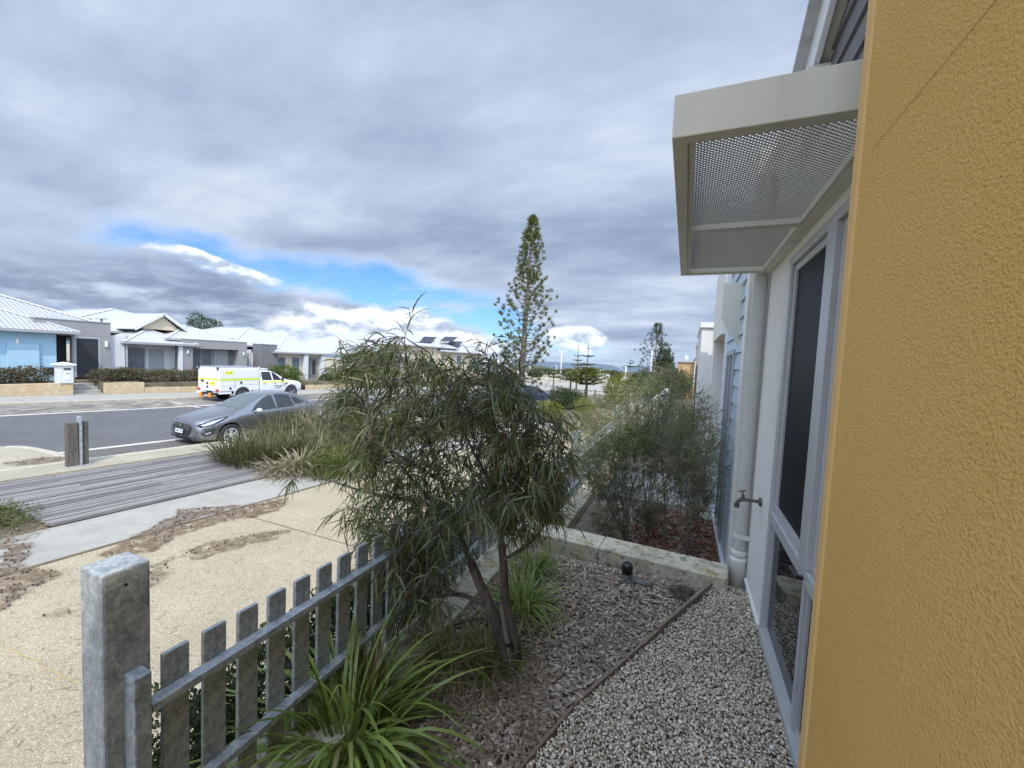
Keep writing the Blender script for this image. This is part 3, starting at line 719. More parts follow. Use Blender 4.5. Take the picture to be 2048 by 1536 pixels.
sash(2.065, 2.70, .74, 2.115, g='fly_screen'); sash(.9, 1.945, .74, 2.115, g='fly_screen'); sash(2.003, 2.70, .05, .67, w=.012); sash(.9, 1.969, .05, .67, w=.012)
hd = MB().bar((.47, 1.955, .70), (.47, 2.075, .69), .016, .013).box((.472, 1.965, .688), (.497, 1.985, .702)).build('handle', 'black_plastic', wf, bevel=.003)
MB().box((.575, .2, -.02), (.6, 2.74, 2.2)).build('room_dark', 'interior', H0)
# canopy with expanded mesh
cp = MB(); zc0, zc1 = 2.21, 2.335
xo, yn, yf = -.085, 1.34, 3.34
cp.box((xo, yn, zc0), (.499, yn+.045, zc1)); cp.box((xo, yn+.0455, zc0), (xo+.045, yf-.0455, zc1)); cp.box((xo, yf-.045, zc0), (.499, yf, zc1)); cp.box((.455, yn+.0455, zc0), (.499, yf-.0455, zc1-.03))
can = cp.build('window_canopy', 'canopy_paint', H0, bevel=.003)
MB().box((xo+.0455, 2.29, zc0+.004), (.4545, 2.325, zc0+.045)).build('cross_rail', 'canopy_paint', can, bevel=.002)
for k_ in range(5):
    MB().lathe([(.0, -.003), (.006, -.003), (.007, 0), (.0, 0)], (.475, yn+.15+k_*.42, zc0-.0005), 'z', 8).build('screw', 'aluminium', can)
mb = MB()
for (x0, x1, y0, y1) in ((xo+.0455, .4545, yn+.0455, 2.289), (xo+.0455, .4545, 2.3255, yf-.0455)):
    mb.box((x0, y0, zc0+.006), (x0+.018, y1, zc0+.03)); mb.box((x1-.018, y0, zc0+.006), (x1, y1, zc0+.03))
    mb.box((x0+.0185, y0, zc0+.006), (x1-.0185, y0+.014, zc0+.03)); mb.box((x0+.0185, y1-.014, zc0+.006), (x1-.0185, y1, zc0+.03))
mb.build('mesh_frame', 'canopy_paint', can)
def expanded(x0, x1, y0, y1, z, px, py, w, parent):
    mb = MB(); ny = int((y1-y0)/py); nx_ = int((x1-x0)/px)*2
    for j in range(ny+1):
        yb = y0+j*py
        for i in range(nx_):
            xa, xb = x0+i*px/2, x0+(i+1)*px/2
            ya = yb+(py if (i+j) % 2 else 0); yb2 = yb+(py if (i+j+1) % 2 else 0)
            k = len(mb.v); th = .0015; tilt = -.0007
            mb.v += [(xa, ya-w, z-tilt), (xb, yb2-w, z-tilt), (xb, yb2+w, z+tilt), (xa, ya+w, z+tilt), (xa, ya-w, z-tilt+th), (xb, yb2-w, z-tilt+th), (xb, yb2+w, z+tilt+th), (xa, ya+w, z+tilt+th)]
            mb.f += [(k, k+1, k+2, k+3), (k+4, k+7, k+6, k+5), (k, k+4, k+5, k+1), (k+3, k+2, k+6, k+7)]
    o = mb.build('expanded_mesh', 'mesh_paint', parent); o['kind'] = 'stuff'; return o
expanded(xo+.05, .452, yn+.05, 2.286, zc0+.036, .0185, .0085, .0018, can); expanded(xo+.05, .452, 2.33, yf-.05, zc0+.036, .0185, .0085, .0018, can)
# corner trim, downpipe, tap, skirting conduit
MB().box((.40, 3.625, -.5), (.70, 3.70, 3.2)).build('corner_trim', 'pvc', H0, bevel=.004)
px_, py_ = .446, 3.405
dp = MB().lathe([(.046, .2), (.046, 2.9)], (px_, py_, 0), 'z', 28).build('downpipe', 'pvc_pipe', H0, smooth=True)
MB().lathe([(.048, -.16), (.056, -.16), (.056, .12), (.059, .125), (.059, .15), (.0465, .155)], (px_, py_, 0), 'z', 28).build('pipe_socket', 'pvc_white', dp, smooth=True)
MB().lathe([(.0475, .155), (.0535, .157), (.0535, .205), (.0472, .207)], (px_, py_, 0), 'z', 28).build('pipe_coupling', 'pvc', dp, smooth=True)
MB().lathe([(.0465, .30), (.051, .30), (.051, .33), (.0465, .33)], (px_, py_, 0), 'z', 28).box((px_+.0, py_-.06, .30), (.4995, py_-.047, .33)).build('bracket', 'pvc', dp)
MB().bar((.492, 2.76, .012), (.492, 3.35, .012), .014, .03).build('skirting_strip', 'cream_render', H0)
tz = .69; ty = 3.02
tp = MB().lathe([(.0001, 0), (.030, 0), (.030, .006), (.011, .009), (.010, .045), (.013, .05), (.013, .062), (.0105, .065), (.0105, .085)][::-1], (.4995-.085, ty, tz), 'x', 16)
tap = MB()
tap.tube([(.499, ty, tz), (.485, ty, tz)], [.028, .026], 18); tap.tube([(.485, ty, tz), (.44, ty, tz), (.40, ty, tz+.002)], [.011, .0105, .011], 12)
tap.tube([(.405, ty, tz+.002), (.385, ty, tz-.002), (.368, ty, tz-.016), (.362, ty, tz-.034)], [.015, .014, .012, .0115], 12)
tap.tube([(.362, ty, tz-.03), (.362, ty, tz-.058)], [.0165, .0155], 12)
tap.tube([(.398, ty, tz), (.392, ty, tz+.03)], [.012, .010], 10); tap.tube([(.392, ty, tz+.03), (.389, ty, tz+.052)], [.005, .004], 8)
tapo = tap.build('garden_tap', 'brass', H0, smooth=False)
MB().bar((.389-.022, ty-.012, tz+.052), (.389+.022, ty+.012, tz+.056), .010, .007).build('tap_handle', 'brass', tapo, bevel=.002)
# black capped inspection riser and pvc elbow in the mulch
cpz = onZ(1253, 1160, 0.0)
ri = thing('drain_riser', 'black capped irrigation riser with grey pipe in the mulch', 'pipe', (cpz.x, cpz.y, 0))
MB().lathe([(.036, -.03), (.036, .055), (.033, .058)], cpz, 'z', 24).build('riser_body', 'dark_pipe', ri, smooth=True)
MB().lathe([(.0001, .122), (.030, .122), (.037, .114), (.040, .104), (.040, .056), (.036, .056)], cpz, 'z', 24).build('cap', 'black_plastic', ri, smooth=True)
q = onZ(1305, 1174, .01)
MB().tube([(cpz.x, cpz.y, .012), (q.x, q.y, .012)], .021, 14).build('pipe', 'dark_pipe', ri, smooth=True)

# ------------------------------------------------------------------ neighbouring terrace on our side
MB().box((-1.12, 3.34, -1.6), (.75, 9.4, -.46)).build('neighbour_garden', 'grey_soil')['kind'] = 'structure'
rs = np.random.RandomState(11); pts, sz = [], []
while len(pts) < 4200:
    x, y = rs.uniform(-.5, .62), (rs.uniform(3.35, 6.1) if rs.rand() < .75 else rs.uniform(7.9, 9.2))
    a = rs.uniform(.010, .026); pts.append((x, y, -.45+rs.uniform(-.02, .02))); sz.append((a, a*rs.uniform(.3, .6), rs.uniform(.003, .006)))
g = scatter('bark_mulch', 'red_bark', pts, sz, None, 12, cube=True, smooth=False); tag(g, 'rust red bark mulch under the twiggy bush beside the pale blue house', 'mulch')
struct(MB().box((-1.1, 6.15, -.6), (.7, 7.85, -.41)).build('front_step_path', 'concrete', bevel=.01))
gr = thing('drain_grate', 'round white rimmed drain grate set in the red bark mulch', 'drain', (.40, 5.95, -.42))
MB().lathe([(.085, -.02), (.105, -.02), (.105, .012), (.085, .012), (.085, -.02)], (.40, 5.95, -.42), 'z', 24).build('rim', 'pvc', gr)
mb = MB()
for i in range(-4, 5):
    w = math.sqrt(max(0, .0855**2-(i*.019)**2)); mb.box((.40+i*.019-.005, 5.95-w, -.425), (.40+i*.019+.005, 5.95+w, -.415))
mb.build('bars', 'pvc_pipe', gr)
NB = thing('terrace_house', 'pale blue weatherboard terrace house with tall narrow windows next door', 'house', (.5, 6, -.5))
MB().box((.47, 3.72, -.5), (.9, 4.45, 3.0)).build('side_trim', 'white_trim', NB, bevel=.004)
cl = MB().box((.5, 4.46, -.4), (.8, 6.2, 2.9)).build('cladding', 'blue_board', NB)
z = -.38
while z < 2.85:
    for (ya, yb) in (((4.47, 5.0), (5.75, 6.18)) if z < 1.62 else ((4.47, 6.18),)):
        MB().add([(.468, ya, z), (.5, ya, z), (.5, ya, z+.169), (.488, ya, z+.169), (.468, yb, z), (.5, yb, z), (.5, yb, z+.169), (.488, yb, z+.169)],
                 [(0,1,2,3),(4,7,6,5),(0,4,5,1),(1,5,6,2),(2,6,7,3),(3,7,4,0)]).build('board', 'blue_board', cl)
    z += .174
w = MB(); w.box((.45, 5.0, -.38), (.499, 5.05, 1.75)); w.box((.45, 5.70, -.38), (.499, 5.75, 1.75)); w.box((.45, 5.05, 1.69), (.499, 5.7, 1.75)); w.box((.45, 5.05, -.38), (.499, 5.7, -.32)); w.box((.452, 5.34, -.32), (.499, 5.41, 1.69))
w_ = w.build('window', 'frame_grey', NB, bevel=.003)
MB().box((.475, 5.05, -.32), (.482, 5.34, 1.69)).build('pane', 'window_glass', w_); MB().box((.475, 5.41, -.32), (.482, 5.70, 1.69)).build('pane', 'window_glass', w_)
MB().box((.44, 4.46, -.44), (.50, 6.2, -.385)).build('sill', 'white_trim', NB)
MB().box((.452, 6.16, -.4), (.50, 6.22, 2.9)).build('corner_board', 'white_trim', NB)
wk = MB().prism([(.30, 4.8, 2.05), (.30, 4.8, 2.42), (.49, 4.8, 2.42), (.49, 4.8, 1.75)], (0, .02, 0)).build('canopy_cheek', 'canopy_paint', NB)
# entry box over the door
MB().box((.40, 6.25, 2.0), (.95, 8.2, 3.1)).build('entry_hood', 'cream_render', NB, bevel=.006)
MB().box((.41, 7.85, -.5), (.62, 8.19, 1.999)).build('entry_pier', 'cream_render', NB)
MB().box((.62, 6.25, -.5), (.95, 8.19, 1.999)).build('entry_recess', 'timber_dark', NB)
MB().box((.80, 3.9, 2.9), (6, 6.24, 3.3)).build('upper_wall', 'cream_render', NB); MB().box((.96, 6.25, -.6), (6, 8.2, 3.05)).build('side_wall', 'cream_render', NB)
NW = thing('terrace_house', 'tall white rendered house block beyond the pale blue terrace', 'house', (.5, 9, -1))
MB().box((.232, 9.0, -1.4), (1.6, 12.0, 2.33)).build('wall', 'white_render', NW, bevel=.01)
MB().box((.20, 8.96, 2.332), (1.7, 12.04, 2.43)).build('parapet_cap', 'white_trim', NW, bevel=.006)
MB().box((1.601, 8.6, -1.4), (6, 12.0, 2.5)).build('wall', 'cream_render', NW)
MB().box((.205, 10.2, -.6), (.2318, 11.2, 1.6)).build('window', 'house_window', NW)
MU = thing('terrace_house', 'mustard yellow rendered house past the white block', 'house', (.4, 13.5, -1))
MB().box((.29, 13.0, -1.6), (2, 16.4, 2.22)).build('wall', 'mustard_smooth', MU, bevel=.01)
MB().box((.25, 12.97, 2.222), (2.1, 16.45, 2.28)).build('parapet_cap', 'white_trim', MU)
MB().box((.22, 13.6, -1.6), (.2895, 14.6, .9)).build('projecting_bay', 'mustard_smooth', MU)
MU2 = thing('terrace_house', 'white and grey terrace house farthest along our row', 'house', (.6, 22, -1.5))
MB().box((.45, 18, -1.8), (4, 24, 1.9)).build('wall', 'white_render', MU2); MB().box((.42, 19, -1.2), (.4495, 20, .4)).build('window', 'house_window', MU2); MB().box((.42, 21.4, -1.2), (.4495, 22.4, .4)).build('window', 'house_window', MU2)
MB().box((.35, 17.9, 1.901), (4.1, 24.1, 2.0)).build('parapet_cap', 'frame_grey', MU2)
TH = thing('timber_house', 'distant house with vertical timber cladding at the end of the row', 'house', (0, 45, -2.4))
tw = MB().box((-.86, 45, -2.6), (.72, 50, 2.05)).build('wall', 'timber_face', TH)
for k in range(11): MB().box((-.855+k*.143, 44.96, -.6), (-.855+k*.143+.125, 44.998, 2.0)).build('cladding_board', 'timber_face', tw)
MB().box((-.96, 44.8, 2.052), (1.0, 50.2, 2.35)).build('roof_edge', 'frame_grey', TH); MB().box((.73, 44.4, -2.6), (2.2, 49, 2.5)).build('side_wall', 'white_render', TH)
MB().box((-.2, 46, 2.352), (.1, 46.3, 2.75)).build('vent_pipe', 'frame_white', TH)
# low white front walls and steps of the row
fw = thing('low_wall', 'rough white low wall in front of the farther terraces', 'garden wall', (-1.2, 24, -1.8))
for k in range(14):
    MB().box((-1.35, 18.0+k*1.2, zs(20)-.2), (-1.1, 18.0+k*1.2+1.17, .1-.02*k)).build('block', 'white_render', fw, bevel=.02)
struct(MB().box((-1.28, 9.3, -2.2), (.9, 17.9, -.85)).build('neighbour_garden', 'dry_ground')); struct(MB().box((-1.0, 17.95, -2.6), (2, 60, -1.6)).build('neighbour_garden', 'dry_ground'))

# ------------------------------------------------------------------ houses across the street
HX = -31.5
def wbox(par, nm, m, y0, y1, z0, z1, x=HX, d=.3, bevel=.01): return MB().box((x-d, y0, z0), (x, y1, z1)).build(nm, m, par, bevel=bevel)
def window(par, y0, y1, z0, z1, x=HX, glass='house_window', fr='frame_white', nm='window', n=1, w=.05):
    mb = MB(); mb.box((x+.005, y0, z0), (x+.05, y0+w, z1)); mb.box((x+.005, y1-w, z0), (x+.05, y1, z1)); mb.box((x+.005, y0+w, z1-w), (x+.05, y1-w, z1)); mb.box((x+.005, y0+w, z0), (x+.05, y1-w, z0+w))
    for k in range(1, n): yy = y0+(y1-y0)*k/n; mb.box((x+.005, yy-w/2, z0+w), (x+.05, yy+w/2, z1-w))
    o = mb.build(nm, fr, par)
    for k in range(n):
        a = y0+(y1-y0)*k/n+(w if k == 0 else w/2); b = y0+(y1-y0)*(k+1)/n-(w if k == n-1 else w/2)
        MB().box((x+.006, a, z0+w), (x+.02, b, z1-w)).build('pane', glass, o)
    return o
def poly3(par, nm, m, pts, th=.05):
    return MB().prism(pts, (0, 0, -th)).build(nm, m, par)
def hip(par, m, x0, x1, y0, y1, z, pitch, nm='roof', over=.35, cap='frame_white', gut=True):
    """hipped roof; x0 is the street side (larger x)"""
    a, b = x1-over, x0+over; c, d = y0-over, y1+over; W_ = (b-a)/2; L_ = (d-c)/2; s = min(W_, L_); h = s*math.tan(pitch)
    mx, my = (a+b)/2, (c+d)/2
    r0, r1 = (V3(mx, c+s, z+h), V3(mx, d-s, z+h)) if L_ >= W_ else (V3(a+s, my, z+h), V3(b-s, my, z+h))
    P = [V3(a, c, z), V3(b, c, z), V3(b, d, z), V3(a, d, z)]
    k = MB()
    if L_ >= W_: F = [[P[0], P[1], r0], [P[1], P[2], r1, r0], [P[2], P[3], r1], [P[3], P[0], r0, r1]]
    else: F = [[P[1], P[2], r1], [P[0], P[1], r1, r0], [P[3], P[0], r0], [P[2], P[3], r0, r1]]
    for f in F: k.add(f, [tuple(range(len(f)))])
    k.add(P, [(3, 2, 1, 0)])
    o = k.build(nm, m, par)
    hips = [(P[0], r0), (P[1], r0 if L_ >= W_ else r1), (P[2], r1), (P[3], r1 if L_ >= W_ else r0), (r0, r1)]
    q = MB()
    for u, v in hips:
        if (u-v).length > .1: q.bar(u+V3(0, 0, .03), v+V3(0, 0, .03), .14, .035)
    q.build('ridge_cap', cap, o)
    if gut:
        g_ = MB()
        for i in range(4): u, v = P[i], P[(i+1) % 4]; g_.bar(u+V3(0, 0, -.07), v+V3(0, 0, -.07), .11, .12)
        g_.build('gutter', 'gutter', o)
    return o
def lamp_box(par, y, z, x=HX): return MB().box((x+.002, y-.06, z-.17), (x+.11, y+.06, z+.17)).build('wall_light', 'pvc_white', par, bevel=.02)
def base(par, y0, y1, z=-.62): return MB().box((-44, y0, -1.9), (-29.2, y1, z)).build('plinth', 'dry_ground', par)
# raised lots
struct(MB().box((-70, 10.5, -4), (-30.3, 11.75, -.72)).build('front_yard', 'dry_ground'))
for (y0, y1, z) in ((-30, 10.5, -.72), (11.75, 13.4, -.72), (13.4, 16.9, -.85), (16.9, 30, -1.12), (30, 62, -1.75)):
    struct(MB().box((-70, y0, -4), (-28.98, y1, z)).build('front_yard', 'dry_ground'))
A1 = thing('blue_house', 'pale blue painted house with grey corrugated hip roof at the left edge', 'house', (HX, 6, -.7))
wbox(A1, 'wall', 'pale_blue_paint', 4.0, 10.72, -.72, 1.95, x=-31.1)
wbox(A1, 'feature_panel', 'pale_blue_paint', 8.95, 10.05, -.72, 1.2, x=-30.98, d=.12)
lamp_box(A1, 9.3, 1.25, x=-31.1)
window(A1, 7.2, 8.62, -.1, 1.75, x=-31.1, glass='dark_screen')
wbox(A1, 'entry_recess', 'dark_screen', 10.721, 11.5, -.72, 1.8, x=-32.2)  # back wall coloured near black for the shade inside the opening
wbox(A1, 'parapet_wall', 'house_grey', 10.0, 13.15, 1.72, 2.56); wbox(A1, 'parapet_wall', 'house_grey', 12.66, 13.15, -.72, 1.719); wbox(A1, 'parapet_wall', 'house_grey', 11.48, 11.56, -.72, 1.719)
MB().box((-31.86, 9.98, 2.562), (-31.46, 13.18, 2.61)).build('coping', 'frame_grey', A1)
dr = MB().box((-31.6, 11.561, -.6), (-31.5, 11.65, 1.718)).box((-31.6, 12.59, -.6), (-31.5, 12.659, 1.718)).box((-31.6, 11.6501, 1.6), (-31.5, 12.589, 1.718)).build('door', 'frame_grey', A1)
MB().box((-31.58, 11.65, -.6), (-31.53, 12.59, 1.6)).build('screen', 'dark_screen', dr)
lamp_box(A1, 12.92, 1.33)
wbox(A1, 'side_wall', 'house_white', 13.151, 13.9, -.8, 1.85, x=-31.7)
wbox(A1, 'downpipe', 'frame_grey', 13.9, 13.97, -.8, 1.9, x=-31.55, d=.08, bevel=0)
hip(A1, 'roof_grey', -31.1, -46, -6, 10.98, 1.93, math.radians(24), over=.5)
r = poly3(A1, 'roof', 'roof_grey', [(-31.9, -8, 2.25), (-31.9, 13.0, 2.45), (-38.5, 6.5, 5.2), (-38.5, -8, 5.2)])
poly3(A1, 'roof', 'roof_grey', [(-31.9, 13.0, 2.45), (-45, 13.0, 2.45), (-38.5, 6.5, 5.2)])
MB().bar((-31.9, 13.0, 2.5), (-38.5, 6.5, 5.25), .18, .05).build('ridge_cap', 'frame_white', r)
sp = MB().bar((-36.5, 11.4, 3.35), (-39.2, 9.0, 4.7), 1.7, .06).build('solar_panel', 'solar', A1)
MB().box((-30.5, 10.0, -.4), (-30.45, 10.9, .02)).build('garden_bench_cover', 'dark_screen', A1)
A2 = thing('white_roof_house', 'white hip roofed house with a grey rendered box front behind the utility truck', 'house', (HX, 17, -.9))
wbox(A2, 'wall', 'house_white', 14.0, 16.88, -.85, 1.55, x=-32.3)
window(A2, 14.15, 15.2, -.75, 1.2, x=-32.3, glass='house_window', fr='frame_grey'); window(A2, 15.3, 16.3, -.75, 1.2, x=-32.3, glass='blind', fr='frame_white')
wbox(A2, 'pier', 'frame_white', 16.7, 16.92, -.85, 1.5, x=-31.45, d=.2)
wbox(A2, 'box_front', 'house_grey', 16.93, 17.55, -1.1, 1.279, d=.9); wbox(A2, 'box_front', 'house_grey', 20.7, 21.35, -1.1, 1.279, d=.9); wbox(A2, 'box_front', 'house_grey', 16.93, 21.35, 1.28, 1.88, d=.9)
MB().box((-32.42, 16.9, 1.882), (-31.47, 21.38, 1.93)).build('coping', 'frame_grey', A2)
wbox(A2, 'wall', 'house_dark_grey', 17.551, 20.699, -1.1, 1.279, x=-32.2); window(A2, 17.7, 19.2, -.95, 1.22, x=-32.2, glass='house_window', fr='frame_grey', n=2); window(A2, 19.3, 20.3, -.95, 1.22, x=-32.2, glass='blind', fr='frame_grey')
for y in (17.2, 21.05):
    MB().lathe([(.04, -.13), (.06, -.06), (.06, .06), (.04, .13)], (HX+.07, y, 1.0), 'z', 10).build('wall_light', 'frame_white', A2)
hip(A2, 'roof_white', -31.8, -40, 14.2, 17.4, 1.55, math.radians(23), over=.45)
hip(A2, 'roof_white', -32.0, -42, 16.4, 20.6, 1.9, math.radians(22), over=.3)
hip(A2, 'roof_white', -35, -50, 11.6, 22.5, 2.2, math.radians(17), over=.3)
gx = -33.2; gy0, gy1 = onX(272, 645, gx).y, onX(370, 652, gx).y; gt = onX(324, 627, gx)
gb = MB().prism([(gx, gy0+.3, 2.45), (gx, gy1-.3, 2.45), (gx, gt.y, gt.z-.15)], (-2.5, 0, 0)).build('gable', 'house_cream', A2)
P0, P1, P2 = V3(gx+.25, gy0-.2, 2.42), V3(gx+.25, gt.y, gt.z), V3(gx+.25, gy1+.2, 2.42)
poly3(A2, 'roof', 'roof_white', [P0, P1, P1+V3(-6, 0, 0), P0+V3(-6, 0, 0)], .06); poly3(A2, 'roof', 'roof_white', [P1, P2, P2+V3(-6, 0, 0), P1+V3(-6, 0, 0)], .06)
MB().bar(P0+V3(.02, 0, -.05), P1+V3(.02, 0, -.05), .04, .18).bar(P1+V3(.02, 0, -.05), P2+V3(.02, 0, -.05), .04, .18).build('barge_board', 'frame_white', gb)
for (px, py) in ((172, 639), (203, 639)):
    p = onX(px, py, -34.); v = MB().lathe([(.07, -.35), (.07, 0)], p, 'z', 8).lathe([(.0, .0), (.3, .03), (.3, .08), (.0, .14)], p, 'z', 12).build('roof_vent', 'roof_white', A2)
p = onX(436, 662, -36); an = MB().tube([p, p+V3(0, 0, 1.15)], .02, 5).tube([p+V3(0, -.55, 1.15), p+V3(0, .15, 1.15)], .015, 4)
for k in range(6): an.tube([p+V3(-.2, -.5+k*.11, 1.15), p+V3(.2, -.5+k*.11, 1.15)], .008, 4)
an.build('tv_aerial', 'frame_grey', A2)
A3 = thing('pillar_house', 'white roofed house with a dark grey square pillar beside its windows', 'house', (HX, 25, -1.1))
wbox(A3, 'pillar', 'house_dark_grey', 22.5, 23.92, -1.15, 1.81, d=1.0)
MB().box((-32.55, 22.47, 1.812), (-31.47, 23.95, 1.87)).build('coping', 'frame_grey', A3)
wbox(A3, 'wall', 'house_white', 21.4, 22.499, -1.15, 1.35, x=-32.6); window(A3, 21.42, 22.3, -1.1, 1.1, x=-32.6, glass='blind', fr='frame_white')
wbox(A3, 'wall', 'house_cream', 23.93, 28.9, -1.15, 1.28, x=-31.6)
for (a, b) in ((24.0, 24.75), (25.35, 26.15)): window(A3, a, b, -1.0, .86, x=-31.6, fr='frame_grey')
wbox(A3, 'pier', 'frame_white', 26.35, 26.75, -1.15, 1.1, x=-31.2); d3 = window(A3, 26.85, 28.1, -1.1, .9, x=-31.6, glass='house_dark_grey', fr='frame_grey', nm='door')
MB().box((-31.575, 27.5, -.7), (-31.57, 27.8, .6)).build('glazing', 'dark_screen', d3)
wbox(A3, 'pier', 'frame_white', 28.2, 28.6, -1.15, 1.1, x=-31.2)
hip(A3, 'roof_white', -31.6, -39, 24.0, 30.5, 1.28, math.radians(21), over=.45); hip(A3, 'roof_white', -33.5, -46, 21.5, 30.0, 1.7, math.radians(20), over=.3)
A4 = thing('gabled_house', 'white roofed house with a small front gable partly behind the tree', 'house', (HX, 34, -1.5))
wbox(A4, 'wall', 'house_white', 31.2, 41, -1.75, 1.35)
for (a, b) in ((32, 33.6), (35, 36.6), (38.2, 40)): window(A4, a, b, -1.2, .8)
hip(A4, 'roof_white', -31.5, -42, 31.2, 41, 1.35, math.radians(22), over=.45)
P0, P1, P2 = V3(-30.9, 33.1, 1.55), V3(-30.9, 35.2, 2.55), V3(-30.9, 37.3, 1.55)
poly3(A4, 'roof', 'roof_white', [P0, P1, P1+V3(-6, 0, 0), P0+V3(-6, 0, 0)], .07); poly3(A4, 'roof', 'roof_white', [P1, P2, P2+V3(-6, 0, 0), P1+V3(-6, 0, 0)], .07)
MB().prism([(-31.0, 33.3, 1.5), (-31.0, 37.1, 1.5), (-31.0, 35.2, 2.4)], (-1, 0, 0)).build('gable', 'frame_white', A4)
MB().bar((-33.4, 37.3, 2.2), (-35.8, 38.5, 3.1), 2.2, .06).build('solar_panel', 'solar', A4)
A5 = thing('cream_house', 'two storey cream house with rooftop solar panels behind the tree', 'house', (-31, 52, -2.4))
wbox(A5, 'wall', 'house_cream', 41.8, 47.6, -3, 2.7, x=-31.3, d=6); wbox(A5, 'wall', 'house_cream', 47.6, 60, -3, 2.2, d=8, x=-31.0)
for (a, b) in ((48, 48.7), (52, 53.5), (57.0, 58.0)): window(A5, a, b, .4, 1.75, x=-31.0)
for (a, b) in ((42.8, 44.4), (45.5, 46.8)): window(A5, a, b, -.6, 1.2, x=-31.3)
hip(A5, 'roof_white', -31.3, -42, 41.0, 52, 2.75, math.radians(21), over=.4); hip(A5, 'roof_white', -31.0, -41, 48, 60.5, 2.25, math.radians(21), over=.5)
def quadpanel(par, pxs, plane_x, sl):
    # panel seen at these four picture corners, on a roof slope rising away from the street
    P = []
    for (px, py), dd in zip(pxs, (0, 0, sl, sl)): P.append(onX(px, py, plane_x-dd))
    o = MB().prism(P, (-.03, 0, -.05)).build('solar_panel', 'solar', par)
for q_ in ([(822, 684), (856, 685), (868, 679), (836, 679)], [(838, 685), (862, 685), (874, 674), (848, 673)], [(880, 682), (906, 682), (916, 674), (890, 673)], [(890, 692), (917, 692), (926, 683), (900, 682)]):
    quadpanel(A5, q_, -31.9, 2.0)
A6 = thing('far_house', 'low grey roofed house far down the street left of the tall pine', 'house', (-33, 68, -3))
wbox(A6, 'wall', 'house_white', 63, 74, -3.4, .9, d=8); hip(A6, 'roof_grey', -31.5, -40, 63, 74, .9, math.radians(18), over=.4); window(A6, 65, 67, -1.6, .2); window(A6, 69, 71, -1.6, .2)

# limestone front walls, steps, letterbox across the street
def ltop(v): return lambda y: v
blocks('front_boundary_wall', 'orange limestone wall under the shrubs of the blue house', 'garden wall', (-28.95, -6), (-28.95, 10.5), .35, .38, .9, 'limestone_orange', ltop(-.70), 2, 21)
blocks('front_boundary_wall', 'higher limestone wall right of the steps', 'garden wall', (-28.95, 11.75), (-28.95, 13.5), .35, .38, .6, 'limestone_orange', ltop(-.76), 2, 22)
blocks('front_boundary_wall', 'lower limestone wall running behind the utility truck', 'garden wall', (-28.95, 13.52), (-28.95, 30), .35, .38, .9, 'limestone_orange', lambda y: -1.06-.028*(y-13.5), 2, 23)
st = thing('steps', 'grey paved steps rising between the limestone walls to the blue house', 'steps', (-29.3, 11.1, -1.4))
for k in range(4): MB().box((-29.0-.32*k-2, 10.52, -1.35+.155*k-.2), (-28.85-.32*k, 11.74, -1.29+.155*k)).build('tread', 'concrete', st, bevel=.01)
ml = thing('letterbox', 'cream pillar letterbox with pyramid cap beside the steps', 'letterbox', (-28.95, 10.24, -.7))
MB().box((-29.22, 9.97, -.70), (-28.72, 10.50, .20)).build('pillar', 'frame_white', ml, bevel=.012)
MB().add([(-29.3, 9.88, .201), (-28.64, 9.88, .201), (-28.64, 10.59, .201), (-29.3, 10.59, .201), (-29.3, 9.88, .26), (-28.64, 9.88, .26), (-28.64, 10.59, .26), (-29.3, 10.59, .26), (-28.97, 10.235, .37)],
         [(0,3,2,1),(0,1,5,4),(1,2,6,5),(2,3,7,6),(3,0,4,7),(4,5,8),(5,6,8),(6,7,8),(7,4,8)]).build('cap', 'pvc_white', ml)
MB().box((-28.7195, 10.14, -.02), (-28.70, 10.40, .06)).build('slot', 'dark_screen', ml); MB().box((-28.7195, 10.16, -.52), (-28.705, 10.38, -.1)).build('plate', 'pvc_white', ml)
def text(s, size, m, parent, mw, ext=.002, nm='lettering'):
    cu = bpy.data.curves.new(nm, 'FONT'); cu.body = s; cu.size = size; cu.extrude = ext; cu.align_x = 'CENTER'; cu.align_y = 'CENTER'; cu.materials.append(M[m])
    tmp = bpy.data.objects.new(nm, cu); COL.objects.link(tmp); bpy.context.view_layer.update()
    me = bpy.data.meshes.new_from_object(tmp.evaluated_get(bpy.context.evaluated_depsgraph_get())); bpy.data.objects.remove(tmp)
    o = bpy.data.objects.new(nm, me); COL.objects.link(o); o.parent = parent
    L_ = mw.copy(); L_.translation = mw.translation-gloc(parent); o.matrix_local = L_; return o
def facing(pos, nrm, up=(0, 0, 1)):
    z = Vector(nrm).normalized(); x = Vector(up).cross(z).normalized(); y = z.cross(x)
    return Matrix(((x.x, y.x, z.x, pos[0]), (x.y, y.y, z.y, pos[1]), (x.z, y.z, z.z, pos[2]), (0, 0, 0, 1)))
text('34', .13, 'dark_screen', ml, facing((-28.70, 10.27, -.22), (1, 0, 0)), nm='house_number')

